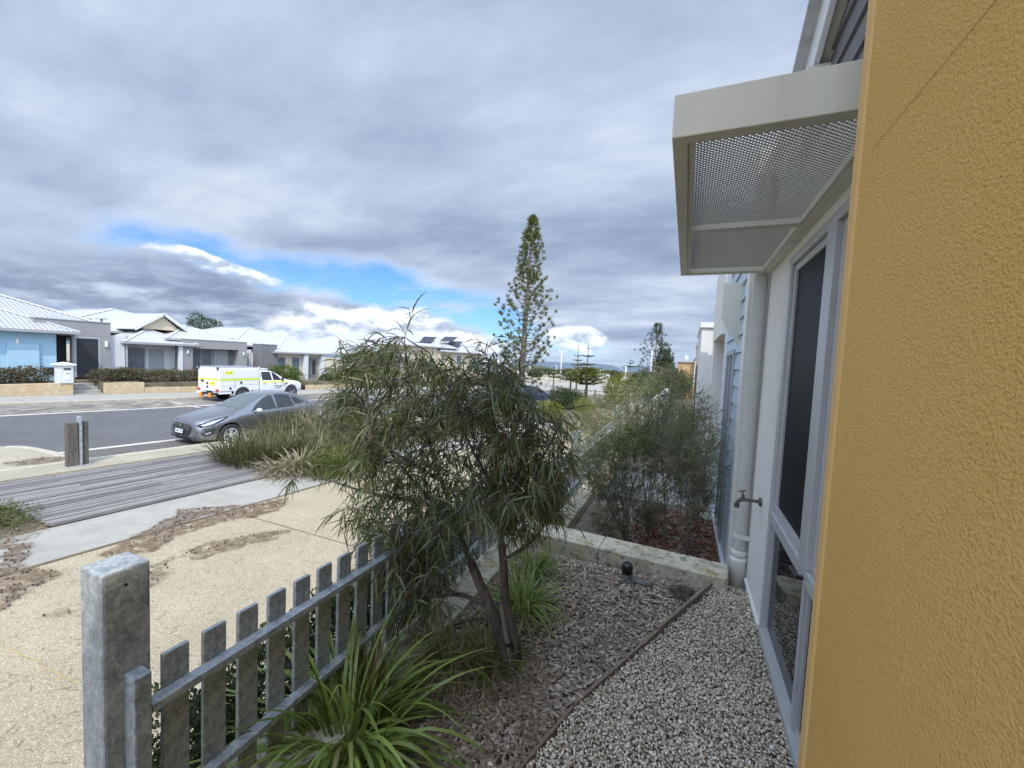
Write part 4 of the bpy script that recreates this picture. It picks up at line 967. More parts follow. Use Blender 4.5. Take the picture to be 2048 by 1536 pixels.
# ------------------------------------------------------------------ vehicles
mat('windscreen_sky_glass', (.10, .125, .125), .04, spec=1.0)  # pale teal reflection of the sky put into the glass colour
mat('car_grey', (.23, .24, .255), .2, metal=.75, coat=1.0, spec=.5)
mat('truck_white', (.72, .73, .74), .3, coat=.6)
mat('car_blue', (.035, .06, .12), .28, metal=.5, coat=1.0)
mat('car_glass', (.018, .022, .024), .03, spec=.8)
mat('tyre', (.018, .018, .019), .8); mat('alloy', (.60, .61, .62), .35, metal=.3); mat('chrome', (.7, .7, .72), .12, metal=1.)
mat('lamp_glass', (.38, .41, .44), .06, spec=.8); mat('tail_red', (.45, .02, .02), .2); mat('lime_tape', (.62, .78, .02), .5); mat('label_yellow', (.85, .85, .05), .5); mat('amber', (.75, .26, .03), .4); mat('plate_white', (.75, .76, .78), .4); mat('steel_rim', (.30, .30, .31), .5, metal=.3); mat('canopy_line', (.30, .31, .33), .6)
class Car:
    """u runs back from the front bumper, v out from the middle, z up; local axes mapped to the world by heading"""
    def __init__(s, root, origin, fwd):
        s.root = root; s.o = Vector(origin); s.f = Vector(fwd).normalized(); s.side = V3(-s.f.y, s.f.x, 0)   # side = left of travel
    def P(s, u, v, z):
        if getattr(s, 'short', 0) and u > 2.3: u = 2.3+(u-2.3)*s.short
        return s.o - s.f*u + s.side*v + V3(0, 0, z)
    def loft(s, st, name, m, arches=(), ra=.35):
        """st: rows (u, halfwidth, z bottom, z belt, z top, roof halfwidth)"""
        mb = MB(); prof = []
        for (u, w, z0, zb, zt, wr) in st:
            r = [(0, z0), (.55*w, z0), (.90*w, z0), (.985*w, z0+.10), (1.0*w, z0+(zb-z0)*.42), (.995*w, z0+(zb-z0)*.72), (.975*w, zb-.035), (.94*w, zb), (wr+(.94*w-wr)*.5, zb+(zt-zb)*.5), (wr, zt-.035), (wr*.86, zt), (wr*.5, zt+.018), (0, zt+.024)]
            prof.append(r)
        n = len(prof[0])
        for (row, r) in zip(st, prof):
            for (v, z) in r: mb.v.append(s.P(row[0], v, z))
            for (v, z) in r[-2:0:-1]: mb.v.append(s.P(row[0], -v, z))
        k = 2*n-2
        for i in range(len(st)-1):
            for j in range(k): mb.f.append((i*k+j, i*k+(j+1) % k, (i+1)*k+(j+1) % k, (i+1)*k+j))
        mb.f.append(tuple(range(k))[::-1]); mb.f.append(tuple((len(st)-1)*k+j for j in range(k)))
        o = mb.build(name, m, s.root, smooth=True)
        sub = o.modifiers.new('s', 'SUBSURF'); sub.levels = 2; sub.render_levels = 2
        cut = None
        if arches:
            cm = MB()
            for (u, z) in arches:
                for sgn in (-1, 1):
                    c0, c1 = s.P(u, sgn*.62, z), s.P(u, sgn*1.3, z); cm.tube([c0, c1], ra, 28)
            cut = cm.build('cut', m, s.root); b = o.modifiers.new('b', 'BOOLEAN'); b.operation = 'DIFFERENCE'; b.object = cut; b.solver = 'EXACT'
        bpy.context.view_layer.update(); dg = bpy.context.evaluated_depsgraph_get(); me = bpy.data.meshes.new_from_object(o.evaluated_get(dg)); o.modifiers.clear(); o.data = me
        if cut: bpy.data.objects.remove(cut)
        bm = bmesh.new(); bm.from_mesh(me); 
        off = gloc(o); 
        for v in bm.verts: v.co += off
        s.bvh = BVHTree.FromBMesh(bm); bm.free(); me.polygons.foreach_set('use_smooth', [True]*len(me.polygons))
        return o
    def patch(s, name, m, poly, view, parent=None, off=.005, div=2, thick=0):
        """outline pressed on to the body; view 'R'/'L' side: (u, z), 'F' front / 'B' back / : (v, z), 'T' top: (u, v)"""
        bm = bmesh.new(); P3 = []
        for (a, b) in poly:
            if view in 'RL': P3.append((a, b, 0))
            else: P3.append((a, b, 0))
        f = bm.faces.new([bm.verts.new(p) for p in P3])
        bmesh.ops.triangulate(bm, faces=bm.faces[:])
        for _ in range(div): bmesh.ops.subdivide_edges(bm, edges=bm.edges[:], cuts=1, use_grid_fill=True); bmesh.ops.triangulate(bm, faces=bm.faces[:])
        mb = MB(); ok = {}
        for v in bm.verts:
            a, b = v.co.x, v.co.y
            if view in 'RL':
                sg = -1 if view == 'R' else 1; org, d = s.P(a, sg*3, b), -s.side*sg
            elif view == 'F': org, d = s.P(-2, a, b), -s.f
            elif view == 'B': org, d = s.P(8, a, b), s.f
            else: org, d = s.P(a, b, 4), V3(0, 0, -1)
            h, nrm, _, _ = s.bvh.ray_cast(org, d)
            if h is None: h = org+d*2; nrm = -d
            if nrm.dot(d) > 0: nrm = -nrm
            mb.v.append(h+nrm*off)
        bm.verts.index_update()
        for f in bm.faces: mb.f.append(tuple(v.index for v in f.verts))
        bm.free(); return mb.build(name, m, parent or s.root, smooth=True)
    def wheel(s, u, v, z, r, w, spokes=10, rim='alloy', sgn=1):
        ax = s.side*sgn; c = s.P(u, v, z)
        t = bpy.data.objects.new('wheel', None); COL.objects.link(t); t.parent = s.root; t.location = c-gloc(s.root)
        e1 = s.f; e2 = V3(0, 0, 1)
        def ring(prof, n=32):
            mb = MB()
            for (rr, h) in prof:
                for j in range(n): a = 2*PI*j/n; mb.v.append(c+ax*h+(e1*math.cos(a)+e2*math.sin(a))*rr)
            for i in range(len(prof)-1):
                for j in range(n): mb.f.append((i*n+j, i*n+(j+1) % n, (i+1)*n+(j+1) % n, (i+1)*n+j))
            return mb
        ri = r*.68
        ring([(ri, -w/2), (r*.93, -w/2), (r, -w*.36), (r, w*.36), (r*.95, w/2), (ri+.01, w/2), (ri, w*.4), (ri, -w/2)]).build('tyre', 'tyre', t, smooth=True)
        mb = ring([(ri-.002, -w*.45), (ri-.002, w*.42), (ri-.03, w*.44), (ri-.035, w*.30), (ri-.035, -w*.45)])
        for k in range(spokes):
            a = 2*PI*(k//2*2+ (.32 if k % 2 else -.32)+.5)/spokes if spokes % 2 == 0 else 2*PI*k/spokes
            d = e1*math.cos(a)+e2*math.sin(a); d2 = e1*math.cos(a*1)+e2*math.sin(a)
            mb.bar(c+ax*(w*.36)+d*.03, c+ax*(w*.40)+d*(ri-.02), .030, .028, up=ax)
        mb.add([c+ax*(w*.44)+(e1*math.cos(2*PI*j/12)+e2*math.sin(2*PI*j/12))*.055 for j in range(12)]+[c+ax*(w*.30)+(e1*math.cos(2*PI*j/12)+e2*math.sin(2*PI*j/12))*.065 for j in range(12)],
               [tuple(range(12))]+[(j, (j+1) % 12, (j+1) % 12+12, j+12) for j in range(12)])
        mb.build('rim', rim, t)
        mb = ring([(.001, -w*.1), (ri-.036, -w*.1)]); mb.build('brake_disc', 'dark_screen', t)
        return t
# grey hatchback: front faces the camera side (-Y)
cy = 7.78-.86; gx_ = -12.18; zc_ = zs(9.3)+.003
hd_ = math.radians(2.5); f = V3(-math.sin(hd_), -math.cos(hd_), 0)
car = thing('hatchback_car', 'dark grey hatchback with alloy wheels parked at the near kerb', 'car', (gx_-.9, cy+2.1, zc_))
wpos = V3(gx_+.02, 7.8, zc_+.012)                         # right hand front wheel as pictured
sd = V3(-f.y, f.x, 0)                                     # left of travel
C_ = Car(car, wpos+f*.86-sd*.90*(1 if sd.x > 0 else -1), f)
C_.short = .80
S = [(.02, .62, .24, .56, .66, .50), (.10, .74, .19, .60, .76, .60), (.28, .84, .17, .66, .83, .68), (.60, .885, .17, .74, .90, .72), (.95, .895, .17, .84, .965, .74), (1.22, .90, .17, .90, 1.02, .72),
     (1.55, .90, .17, .92, 1.19, .62), (1.90, .90, .17, .93, 1.36, .575), (2.25, .90, .17, .94, 1.44, .57), (2.75, .90, .17, .96, 1.455, .57), (3.3, .895, .18, .985, 1.41, .56), (3.75, .88, .20, 1.01, 1.30, .55), (4.05, .85, .24, 1.02, 1.14, .56), (4.22, .80, .30, .95, 1.03, .58), (4.30, .68, .36, .80, .92, .52)]
C_.loft(S, 'body', 'car_grey', [(.86, .33), (3.50, .33)], .355)
wsd = C_.patch('windscreen', 'windscreen_sky_glass', [(1.22, -.66), (1.22, .66), (1.95, .53), (1.95, -.53)], 'T', off=.006, div=3)
for side in 'RL':
    C_.patch('side_window', 'car_glass', [(1.52, .965), (1.66, 1.10), (1.98, 1.31), (2.20, 1.385), (2.28, 1.395), (2.28, .995)], side, off=.006)
    C_.patch('side_window', 'car_glass', [(2.36, 1.0), (2.36, 1.397), (2.70, 1.395), (3.02, 1.34), (3.08, 1.03)], side, off=.006)
    C_.patch('quarter_window', 'car_glass', [(3.14, 1.045), (3.10, 1.31), (3.3, 1.26), (3.62, 1.12), (3.62, 1.10)], side, off=.006)
    hs_ = C_.patch('headlight', 'tyre', [(.13, .585), (.07, .665), (.40, .775), (.86, .865), (.66, .755), (.42, .645)], side, off=.006)
    C_.patch('headlight_lens', 'lamp_glass', [(.20, .625), (.16, .66), (.42, .755), (.74, .825), (.60, .765), (.40, .675)], side, parent=hs_, off=.011)
    C_.patch('projector', 'chrome', [(.30, .665), (.29, .70), (.38, .725), (.40, .69)], side, parent=hs_, off=.016, div=1)
    C_.patch('bonnet_line', 'tyre', [(.14, .685), (.5, .80), (1.0, .905), (1.0, .912), (.5, .808), (.14, .693)], side, off=.004)
    C_.patch('sill_line', 'tyre', [(1.25, .235), (1.25, .26), (3.1, .28), (3.1, .25)], side, off=.004)
    C_.patch('bumper_line', 'tyre', [(.50, .66), (.56, .70), (.575, .70), (.515, .655)], side, off=.004, div=1)
    C_.patch('belt_moulding', 'dark_screen', [(1.48, .945), (1.50, .962), (3.1, 1.03), (3.1, 1.005)], side, off=.009)
    hh = C_.patch('door_handle', 'car_grey', [(2.16, .86), (2.16, .885), (2.36, .895), (2.36, .87)], side, off=.03)
    C_.patch('door_line', 'tyre', [(2.315, .30), (2.32, 1.0), (2.328, 1.0), (2.323, .30)], side, off=.003)
    C_.patch('door_line', 'tyre', [(1.36, .32), (1.42, .90), (1.43, .90), (1.37, .32)], side, off=.003)
    C_.patch('fog_lamp_bezel', 'tyre', [(.20, .36), (.12, .42), (.30, .52), (.44, .56), (.40, .42), (.30, .36)], side, off=.006)
    C_.patch('fog_lamp', 'lamp_glass', [(.22, .40), (.20, .43), (.34, .475), (.34, .43)], side, off=.012)
    sg = -1 if side == 'R' else 1
    mr = MB(); c0 = C_.P(1.62, sg*1.0, .98)
    mr.v = []; 
    bmv = ICO2V*np.array([.075, .12, .075]); ax_u, ax_v = -C_.f, C_.side*sg
    mr.add([c0+ax_u*float(p[0])+ax_v*float(p[1])+V3(0, 0, float(p[2])) for p in bmv], [tuple(q) for q in ICO2F])
    mr.bar(C_.P(1.60, sg*.82, .94), C_.P(1.62, sg*.94, .96), .07, .035)
    mr.build('wing_mirror', 'alloy', car, smooth=True)
C_.patch('grille', 'tyre', [(-.36, .66), (.36, .66), (.47, .58), (.40, .40), (.30, .32), (-.30, .32), (-.40, .40), (-.47, .58)], 'F', off=.010, div=2)
for zz_ in (.615, .565, .515): C_.patch('grille_bar', 'chrome', [(-.42, zz_), (-.42, zz_+.014), (.42, zz_+.014), (.42, zz_)], 'F', off=.02, div=2)
bd = C_.patch('badge', 'chrome', [(-.07, .62), (-.05, .645), (0, .655), (.05, .645), (.07, .62), (.05, .595), (0, .585), (-.05, .595)], 'F', off=.032, div=1)
pp = C_.P(-.045, 0, .465); pl_ = MB().bar(pp-C_.side*.186, pp+C_.side*.186, .008, .11).build('number_plate', 'plate_white', car)
text('1GFT 716', .085, 'car_blue', car, facing(C_.P(-.051, 0, .465), C_.f), nm='plate_lettering')
text('H', .085, 'tyre', car, facing(C_.P(-.035, 0, .62), C_.f), nm='badge_letter')
C_.patch('lower_intake', 'tyre', [(-.62, .215), (-.60, .30), (.60, .30), (.62, .215)], 'F', off=.008)
C_.patch('tail_gate_window', 'car_glass', [(-.5, 1.06), (-.46, 1.28), (.46, 1.28), (.5, 1.06)], 'B', off=.006)
for sg in (-1, 1):
    C_.wheel(.86, sg*.80, .312, .312, .20, 10, 'alloy', sg); C_.wheel(3.50, sg*.80, .312, .312, .20, 10, 'alloy', sg)
    MB().bar(C_.P(1.33, sg*.3-.28, .993), C_.P(1.30, sg*.3+.22, 1.015), .02, .012).build('wiper', 'tyre', car)
MB().bar(C_.P(.6, 0, .22), C_.P(3.8, 0, .22), 1.5, .06).build('underbody', 'tyre', car)

# white utility with canopy, heading away (+Y)
uz = zs(17)+.012; urear = V3(-23.45, 14.35, uz); ulen = 5.45
ut = thing('utility_truck', 'white utility truck with service canopy and lime reflective stripe across the street', 'utility truck', (-24.4, 17, uz))
U = Car(ut, V3(-24.37, 14.35+ulen, uz), (0, 1, 0))        # side (left of travel) = -X
S = [(.02, .70, .50, .80, .92, .60), (.14, .84, .42, .88, 1.02, .72), (.5, .92, .40, .98, 1.10, .76), (1.0, .93, .40, 1.04, 1.16, .78), (1.25, .93, .40, 1.08, 1.22, .76), (1.6, .93, .40, 1.12, 1.45, .68), (2.0, .93, .40, 1.14, 1.70, .64), (2.35, .93, .40, 1.15, 1.77, .63), (2.9, .93, .40, 1.15, 1.78, .63), (3.02, .93, .40, 1.15, 1.77, .63), (3.08, .92, .42, 1.14, 1.74, .62)]
U.loft(S, 'cab', 'truck_white', [(.95, .42)], .46)
for side in 'RL':
    U.patch('side_window', 'car_glass', [(1.62, 1.17), (1.80, 1.42), (2.02, 1.62), (2.18, 1.68), (2.2, 1.68), (2.2, 1.17)], side)
    U.patch('side_window', 'car_glass', [(2.28, 1.17), (2.28, 1.70), (2.86, 1.70), (2.92, 1.2)], side)
    U.patch('reflective_stripe', 'lime_tape', [(.75, 1.00), (.70, 1.03), (1.5, 1.12), (3.0, 1.14), (3.0, 1.06), (1.5, 1.04)], side, off=.008)
    for uu in (2.05, 2.72): U.patch('door_handle', 'tyre', [(uu, .97), (uu, 1.0), (uu+.17, 1.0), (uu+.17, .97)], side, off=.025)
    U.patch('door_line', 'canopy_line', [(2.235, .45), (2.235, 1.15), (2.25, 1.15), (2.25, .45)], side, off=.003)
    U.patch('vent', 'tyre', [(1.42, .86), (1.42, .97), (1.30, 1.0), (1.24, .95)], side, off=.01)
    sg = -1 if side == 'R' else 1
    MB().bar(U.P(1.72, sg*.98, 1.24), U.P(1.72, sg*1.14, 1.24), .10, .20).build('wing_mirror', 'tyre', ut, bevel=.03)
U.patch('windscreen', 'car_glass', [(1.30, -.66), (1.30, .66), (1.95, .56), (1.95, -.56)], 'T')
cb = MB(); c0, c1, w_ = 3.12, ulen, .925
a = U.P(c1, -w_, .62); b = U.P(c0, w_, 1.93); 
canp = MB().box(tuple(a), tuple(b)).build('canopy', 'truck_white', ut, bevel=.03)
rb = MB().prism([U.P(3.12, -.926, .46), U.P(3.55, -.926, .46), U.P(3.72, -.926, .86), U.P(4.0, -.926, .98), U.P(4.35, -.926, .98), U.P(4.58, -.926, .80), U.P(4.66, -.926, .5), U.P(5.4, -.926, .56), U.P(5.4, -.926, .62)][:0] or [U.P(3.12, -.9255, .62), U.P(3.12, -.9255, .5), U.P(3.55, -.9255, .5), U.P(3.62, -.9255, .62)], (.3, 0, 0))
for (ua, ub) in ((3.14, 3.5), (4.75, 5.42)):
    for sg in (-1, 1): MB().box(tuple(U.P(ua, sg*.90, .48)), tuple(U.P(ub, sg*.3, .619))).build('toolbox', 'truck_white', ut, bevel=.01)
X_ = U.P(0, -w_, 0).x
def side_rect(nm, m, u0, u1, z0, z1, d=.012, par=None, bev=0): return MB().box((X_+.001, U.P(u1, 0, 0).y, uz+z0), (X_+d, U.P(u0, 0, 0).y, uz+z1)).build(nm, m, par or ut, bevel=bev)
side_rect('reflective_stripe', 'lime_tape', 3.16, 5.40, 1.24, 1.33)
side_rect('side_door', 'truck_white', 3.2, 5.36, 1.36, 1.86, .014, bev=.006); side_rect('side_door', 'truck_white', 4.60, 5.36, .66, 1.21, .014, bev=.006); side_rect('side_door', 'truck_white', 3.2, 4.57, .98, 1.21, .014, bev=.006)
side_rect('door_line', 'canopy_line', 3.18, 5.38, 1.225, 1.24, .016); side_rect('door_line', 'canopy_line', 4.575, 4.59, .64, 1.22, .016); side_rect('door_line', 'canopy_line', 4.6, 5.38, .93, .945, .016)
side_rect('id_label', 'label_yellow', 4.70, 5.16, 1.58, 1.76, .018)
text('LV 04', .15, 'tyre', ut, facing((X_+.0195, U.P(4.93, 0, 0).y, uz+1.67), (1, 0, 0)))
text('TOP', .25, 'tyre', ut, facing(U.patch('logo_back', 'truck_white', [(1.62, .66), (1.62, .90), (2.1, .90), (2.1, .66)], 'R', off=.008).matrix_world.translation*0+V3(U.P(0, -.945, 0).x+.004, U.P(1.93, 0, 0).y, uz+.77), (1, 0, 0)))
text('drill', .09, 'canopy_line', ut, facing((U.P(0, -.945, 0).x+.004, U.P(1.60, 0, 0).y, uz+.84), (1, 0, 0)))
for (u, z) in ((4.25, 1.1), (4.85, .80)): MB().lathe([(.0, .0), (.065, 0), (.065, .02), (.0, .02)], (X_+.015, U.P(u, 0, 0).y, uz+z), 'x', 14).build('lock', 'tyre', ut)
mb = MB()
c = V3(X_, U.P(4.15, 0, 0).y, uz+.40); n = 16
P_ = [c+V3(.004, math.cos(t)*.52, max(.0, math.sin(t)*.52)) for t in [PI*i/n for i in range(n+1)]]; P_i = [c+V3(.004, math.cos(t)*.45, max(.0, math.sin(t)*.45)) for t in [PI*i/n for i in range(n+1)]]
for i in range(n): mb.add([P_[i], P_[i+1], P_i[i+1], P_i[i], P_[i]+V3(.035, 0, 0), P_[i+1]+V3(.035, 0, 0), P_i[i+1]+V3(.02, 0, 0), P_i[i]+V3(.02, 0, 0)], [(4,5,6,7),(0,4,7,3),(1,2,6,5),(0,1,5,4),(3,7,6,2)])
mb.build('wheel_arch', 'truck_white', ut)
mb = MB().add([c+V3(.006, math.cos(t)*.45, max(.0, math.sin(t)*.45)) for t in [PI*i/n for i in range(n+1)]], [tuple(range(n+1))]); mb.build('wheel_well_shade', 'tyre', ut)  # flat black half disc painted for the shaded hollow round the wheel
for u in (.95, 4.15):
    for sg in (-1, 1): U.wheel(u, sg*.84, .385, .385, .26, 6, 'steel_rim', sg)
YR = U.P(ulen, 0, 0).y
def rear(nm, m, v0, v1, z0, z1, d=.02, bev=0): return MB().box((U.P(0, v0, 0).x, YR-d, uz+z0), (U.P(0, v1, 0).x, YR-.001, uz+z1)).build(nm, m, ut, bevel=bev)
rear('reflective_stripe', 'lime_tape', -.90, .90, 1.24, 1.33); rear('rear_door', 'truck_white', -.86, -.02, .70, 1.88, .012, .006); rear('rear_door', 'truck_white', .02, .86, .70, 1.88, .012, .006)
rear('id_label', 'label_yellow', -.62, -.12, .96, 1.15, .024); text('LV 04', .15, 'tyre', ut, facing((U.P(0, -.37, 0).x, YR-.0255, uz+1.055), (0, -1, 0)))
for v in (-.80, .80): rear('tail_light', 'tail_red', v-.11, v+.11, .64, .76, .03)
rear('bumper', 'tyre', -.86, .86, .44, .56, .12, .02); rear('number_plate', 'plate_white', .42, .80, .46, .58, .14)
for v in (-.35, .45): rear('jack_stand', 'amber', v-.09, v+.09, .30, .54, .17, .02)
for z in (.86, 1.06): MB().lathe([(.0, 0), (.06, 0), (.06, -.03), (.0, -.03)], (U.P(0, .05, 0).x, YR-.012, uz+z), 'y', 12).build('lock', 'tyre', ut)
MB().box((U.P(0, .38, 0).x, YR-.03, uz+1.12), (U.P(0, .62, 0).x, YR-.012, uz+1.22)).build('camera_mount', 'tyre', ut)
for v in (-.84, .84):
    c = U.P(ulen+.02, v, 1.90); MB().lathe([(.0, -.05), (.075, -.05), (.08, 0), (.07, .04), (0, .05)], c, 'y', 14).build('work_light', 'tyre', ut); MB().lathe([(.0, -.052), (.06, -.052), (.06, -.06), (.0, -.06)], c, 'y', 14).build('work_light_lens', 'lamp_glass', ut)
rr = MB()
for v in (-.78, .78): rr.tube([U.P(3.15, v, 1.97), U.P(5.4, v, 1.97)], .022, 6)
for u in (3.3, 4.0, 4.7, 5.35): rr.tube([U.P(u, -.78, 1.97), U.P(u, .78, 1.97)], .018, 6)
rr.build('roof_rack', 'canopy_line', ut)
MB().box(tuple(U.P(2.6, -.45, 1.82)), tuple(U.P(2.25, .45, 1.88))).build('roof_pod', 'truck_white', ut, bevel=.02); MB().lathe([(.09, 0), (.09, .09), (.06, .13), (0, .13)], U.P(2.75, -.3, 1.85), 'z', 12).build('beacon', 'lamp_glass', ut)
MB().bar(U.P(1.0, 0, .42), U.P(5.3, 0, .50), 1.1, .12).build('chassis', 'tyre', ut)
U.patch('grille', 'tyre', [(-.45, .62), (.45, .62), (.5, .88), (-.5, .88)], 'F', off=.01)
MB().bar(U.P(-.10, -.85, .62), U.P(-.10, .85, .62), .12, .34).build('bull_bar', 'tyre', ut, bevel=.04)
# blue car beyond the tree
bcp = onS(1072, 810); bz_ = zs(bcp.y)
bc = thing('blue_car', 'dark blue car half hidden behind the tree by the distant shrubs', 'car', (bcp.x, bcp.y, bz_))
Bc = Car(bc, (bcp.x, bcp.y+2.3, bz_), (.25, 1, 0))
Bc.loft([(.02, .62, .24, .6, .7, .5), (.3, .84, .2, .7, .86, .66), (.95, .90, .2, .88, 1.0, .72), (1.3, .90, .2, .93, 1.1, .70), (1.95, .9, .2, .98, 1.50, .6), (2.9, .9, .2, 1.0, 1.60, .6), (3.9, .9, .22, 1.02, 1.56, .6), (4.35, .86, .26, 1.0, 1.25, .6), (4.5, .78, .34, .85, 1.0, .55)], 'body', 'car_blue', [(.9, .34), (3.6, .34)], .37)
for side in 'RL':
    Bc.patch('side_window', 'car_glass', [(1.6, 1.02), (2.0, 1.42), (2.6, 1.5), (2.6, 1.04)], side); Bc.patch('side_window', 'car_glass', [(2.7, 1.04), (2.7, 1.5), (3.5, 1.48), (3.7, 1.08)], side)
Bc.patch('rear_window', 'car_glass', [(-.55, 1.12), (-.5, 1.45), (.5, 1.45), (.55, 1.12)], 'B')
for v in (-.72, .72): Bc.patch('tail_light', 'tail_red', [(v-.1, .8), (v-.1, 1.0), (v+.1, 1.0), (v+.1, .8)], 'B')
for u in (.9, 3.6):
    for sg in (-1, 1): Bc.wheel(u, sg*.8, .34, .34, .22, 5, 'alloy', sg)

# ------------------------------------------------------------------ street furniture
bp = onS(157, 940); bo = thing('timber_bollard', 'weathered double timber bollard with a steel blade between the posts', 'bollard', (bp.x, bp.y, zs(bp.y)+.1))
zb_ = zs(bp.y)+.10; by = bp.y
MB().box((bp.x-.06, by-.19, zb_), (bp.x+.06, by-.01, zb_+.93)).build('timber_post', 'timber_dark', bo, bevel=.012)
MB().box((bp.x-.06, by+.045, zb_), (bp.x+.06, by+.15, zb_+.94)).build('timber_post', 'timber_dark', bo, bevel=.012)
MB().box((bp.x-.05, by+.001, zb_), (bp.x+.10, by+.034, zb_+1.05)).build('steel_blade', 'galvanised', bo, bevel=.003)
MB().box((bp.x-.09, by-.22, zb_-.02), (bp.x+.13, by+.18, zb_+.015)).build('base_plate', 'canopy_line', bo)
def lamp_pole(label, base, h, r, arm=None, name='street_lamp'):
    t = thing(name, label, 'street lamp', base)
    b = Vector(base); MB().tube([b, b+V3(0, 0, h)], [r*1.2, r*.8], 8).build('pole', 'pole', t, smooth=True)
    for (dx_, dy_) in (arm or ()):
        e = b+V3(dx_, dy_, h+.1)
        MB().tube([b+V3(0, 0, h), e], r*.5, 6).tube([b+V3(0, 0, h-.9), b+V3(dx_*.35, dy_*.35, h-.25), b+V3(dx_*.8, dy_*.8, h+.05)], r*.35, 6).build('arm', 'pole', t, smooth=True)
        u = V3(dx_, dy_, 0).normalized(); MB().bar(e, e+u*.75, .26, .13).build('lamp_head', 'canopy_line', t, bevel=.04)
    return t
def pole_at(label, px, ptop, pbase, Y, r, arm=None, name='street_lamp'):
    p = onY(px, pbase, Y); q = onY(px, ptop, Y); g = zs(Y)
    return lamp_pole(label, (p.x, Y, g), q.z-g, r, arm, name)
pole_at('tall street lamp with side arm rising behind the foreground tree', 783, 628, 760, 62, .09, ((2.3, .4),))
pole_at('tall white lamp pole just right of the tall pine', 1047, 672, 775, 52, .10, ())
pole_at('white lamp pole with twin heads in the middle distance', 1121, 702, 752, 95, .13, ((1.6, 0), (-1.2, 0)))
pole_at('short distant lamp pole right of the tall pine', 1059, 728, 748, 150, .14, ((1.0, 0),))
pole_at('white lamp pole with an arm left of the second pine', 1250, 733, 768, 70, .11, ((-2.6, 0),))
pole_at('thin distant white pole between the star pines and the lamp with arm', 1200, 738, 753, 120, .12, ())
pole_at('slender white pole in front of the second pine', 1302, 700, 735, 80, .10, ())
pole_at('thin far pole left of the star pines', 1112, 731, 750, 170, .12, ((-.8, 0),))
pole_at('low thin pole standing in the car park', 1093, 748, 765, 75, .05, ())
sg_ = onY(1211, 755, 100); si = thing('white_sign', 'small white sign board beside the dunes', 'sign', (sg_.x, 100, zs(100)))
MB().box((sg_.x-.9, 100, zs(100)+.6), (sg_.x+.9, 100.1, sg_.z+.9)).build('board', 'pole', si); MB().box((sg_.x-.1, 100.0, zs(100)), (sg_.x+.1, 100.1, zs(100)+.59)).build('leg', 'pole', si)
# post and wire fence of the car park
pf = thing('bollard_row', 'low timber post fence beyond the yellow green bushes', 'fence', (-6, 47, zs(47)))
for k in range(12):
    x = -12+k*1.25; MB().box((x, 47, zs(47)), (x+.12, 47.12, zs(47)+1.0)).build('post', 'timber_dark', pf)
MB().tube([(-12, 47.06, zs(47)+.85), (3, 47.06, zs(47)+.85)], .03, 5).build('rail', 'timber_dark', pf)

# ------------------------------------------------------------------ plants
def rdir(r):
    z = r.uniform(-1, 1); a = r.uniform(0, 2*PI); q = math.sqrt(1-z*z); return V3(q*math.cos(a), q*math.sin(a), z)
def leaf_tri(mb, p, d, L, w, side):
    """pointed leaf of two quads with a fold"""
    m_ = p+d*(L*.5)+side.cross(d)*(L*.04); k = len(mb.v)
    mb.v += [tuple(p), tuple(m_-side*w*.5), tuple(m_+side*w*.5), tuple(p+d*L)]; mb.f += [(k, k+1, k+3, k+2)]
def leaf_cloud(name, m, parent, blobs, n, L, W, seed, up=.25, hollow=.35, cull=-.12):
    """leaves scattered through overlapping ellipsoids (centre, radii)"""
    r = random.Random(seed); mb = MB(); vol = [b[1][0]*b[1][1]*b[1][2] for b in blobs]
    for k in range(n):
        c, rad = r.choices(blobs, vol)[0]; u = rdir(r); q = (hollow+(1-hollow)*r.random())**.6
        p = V3(c[0]+u.x*rad[0]*q, c[1]+u.y*rad[1]*q, c[2]+u.z*rad[2]*q)
        nz = noise.noise(p*(2.2/max(.2, rad[0])))
        if nz < cull and r.random() < .7: continue
        d = (u+rdir(r)*.8+V3(0, 0, up)).normalized(); s = d.cross(rdir(r)).normalized(); l = r.uniform(*L)
        leaf_tri(mb, p, d, l, W*l/L[1]*r.uniform(.8, 1.3), s)
    o = mb.build(name, m, parent, smooth='leaf'); o['kind'] = 'stuff' if parent is not None else ''; 
    return o
def stems(name, m, parent, base, ends, r0, r1, seed, wob=.06, n=5):
    r = random.Random(seed); mb = MB(); base = Vector(base)
    for e in ends:
        e = Vector(e); P = [base.lerp(e, i/n)+rdir(r)*wob*(i not in (0, n))+V3(0, 0, .12*math.sin(PI*i/n))*(e-base).length*.4 for i in range(n+1)]
        mb.tube(P, [r0+(r1-r0)*i/n for i in range(n+1)], 5, cap=False)
    return mb.build(name, m, parent, smooth=True)
def shrub(label, c, rx, ry, rz, n, L, W, m, seed, name='shrub', group=None, stem='twig', lumps=7, cat='shrub', up=.25, st=8):
    t = thing(name, label, cat, c, group); c = Vector(c); r = random.Random(seed)
    bl = [((c.x, c.y, c.z+rz*.9), (rx*.75, ry*.75, rz*.85))]
    for k in range(lumps):
        a = 2*PI*k/lumps+r.uniform(-.3, .3); q = r.uniform(.35, .7); s = r.uniform(.35, .55)
        bl.append(((c.x+rx*q*math.cos(a), c.y+ry*q*math.sin(a), c.z+rz*r.uniform(.5, 1.45)), (rx*s, ry*s, rz*s)))
    leaf_cloud('foliage', m, t, bl, n, L, W, seed, up)
    stems('stem', stem, t, c, [Vector(b[0])+rdir(r)*.1*rx for b in bl]+[c+V3(r.uniform(-.7, .7)*rx, r.uniform(-.7, .7)*ry, rz*r.uniform(.8, 1.6)) for _ in range(st)], .02*max(.4, rx), .004*max(.4, rx), seed)
    return t
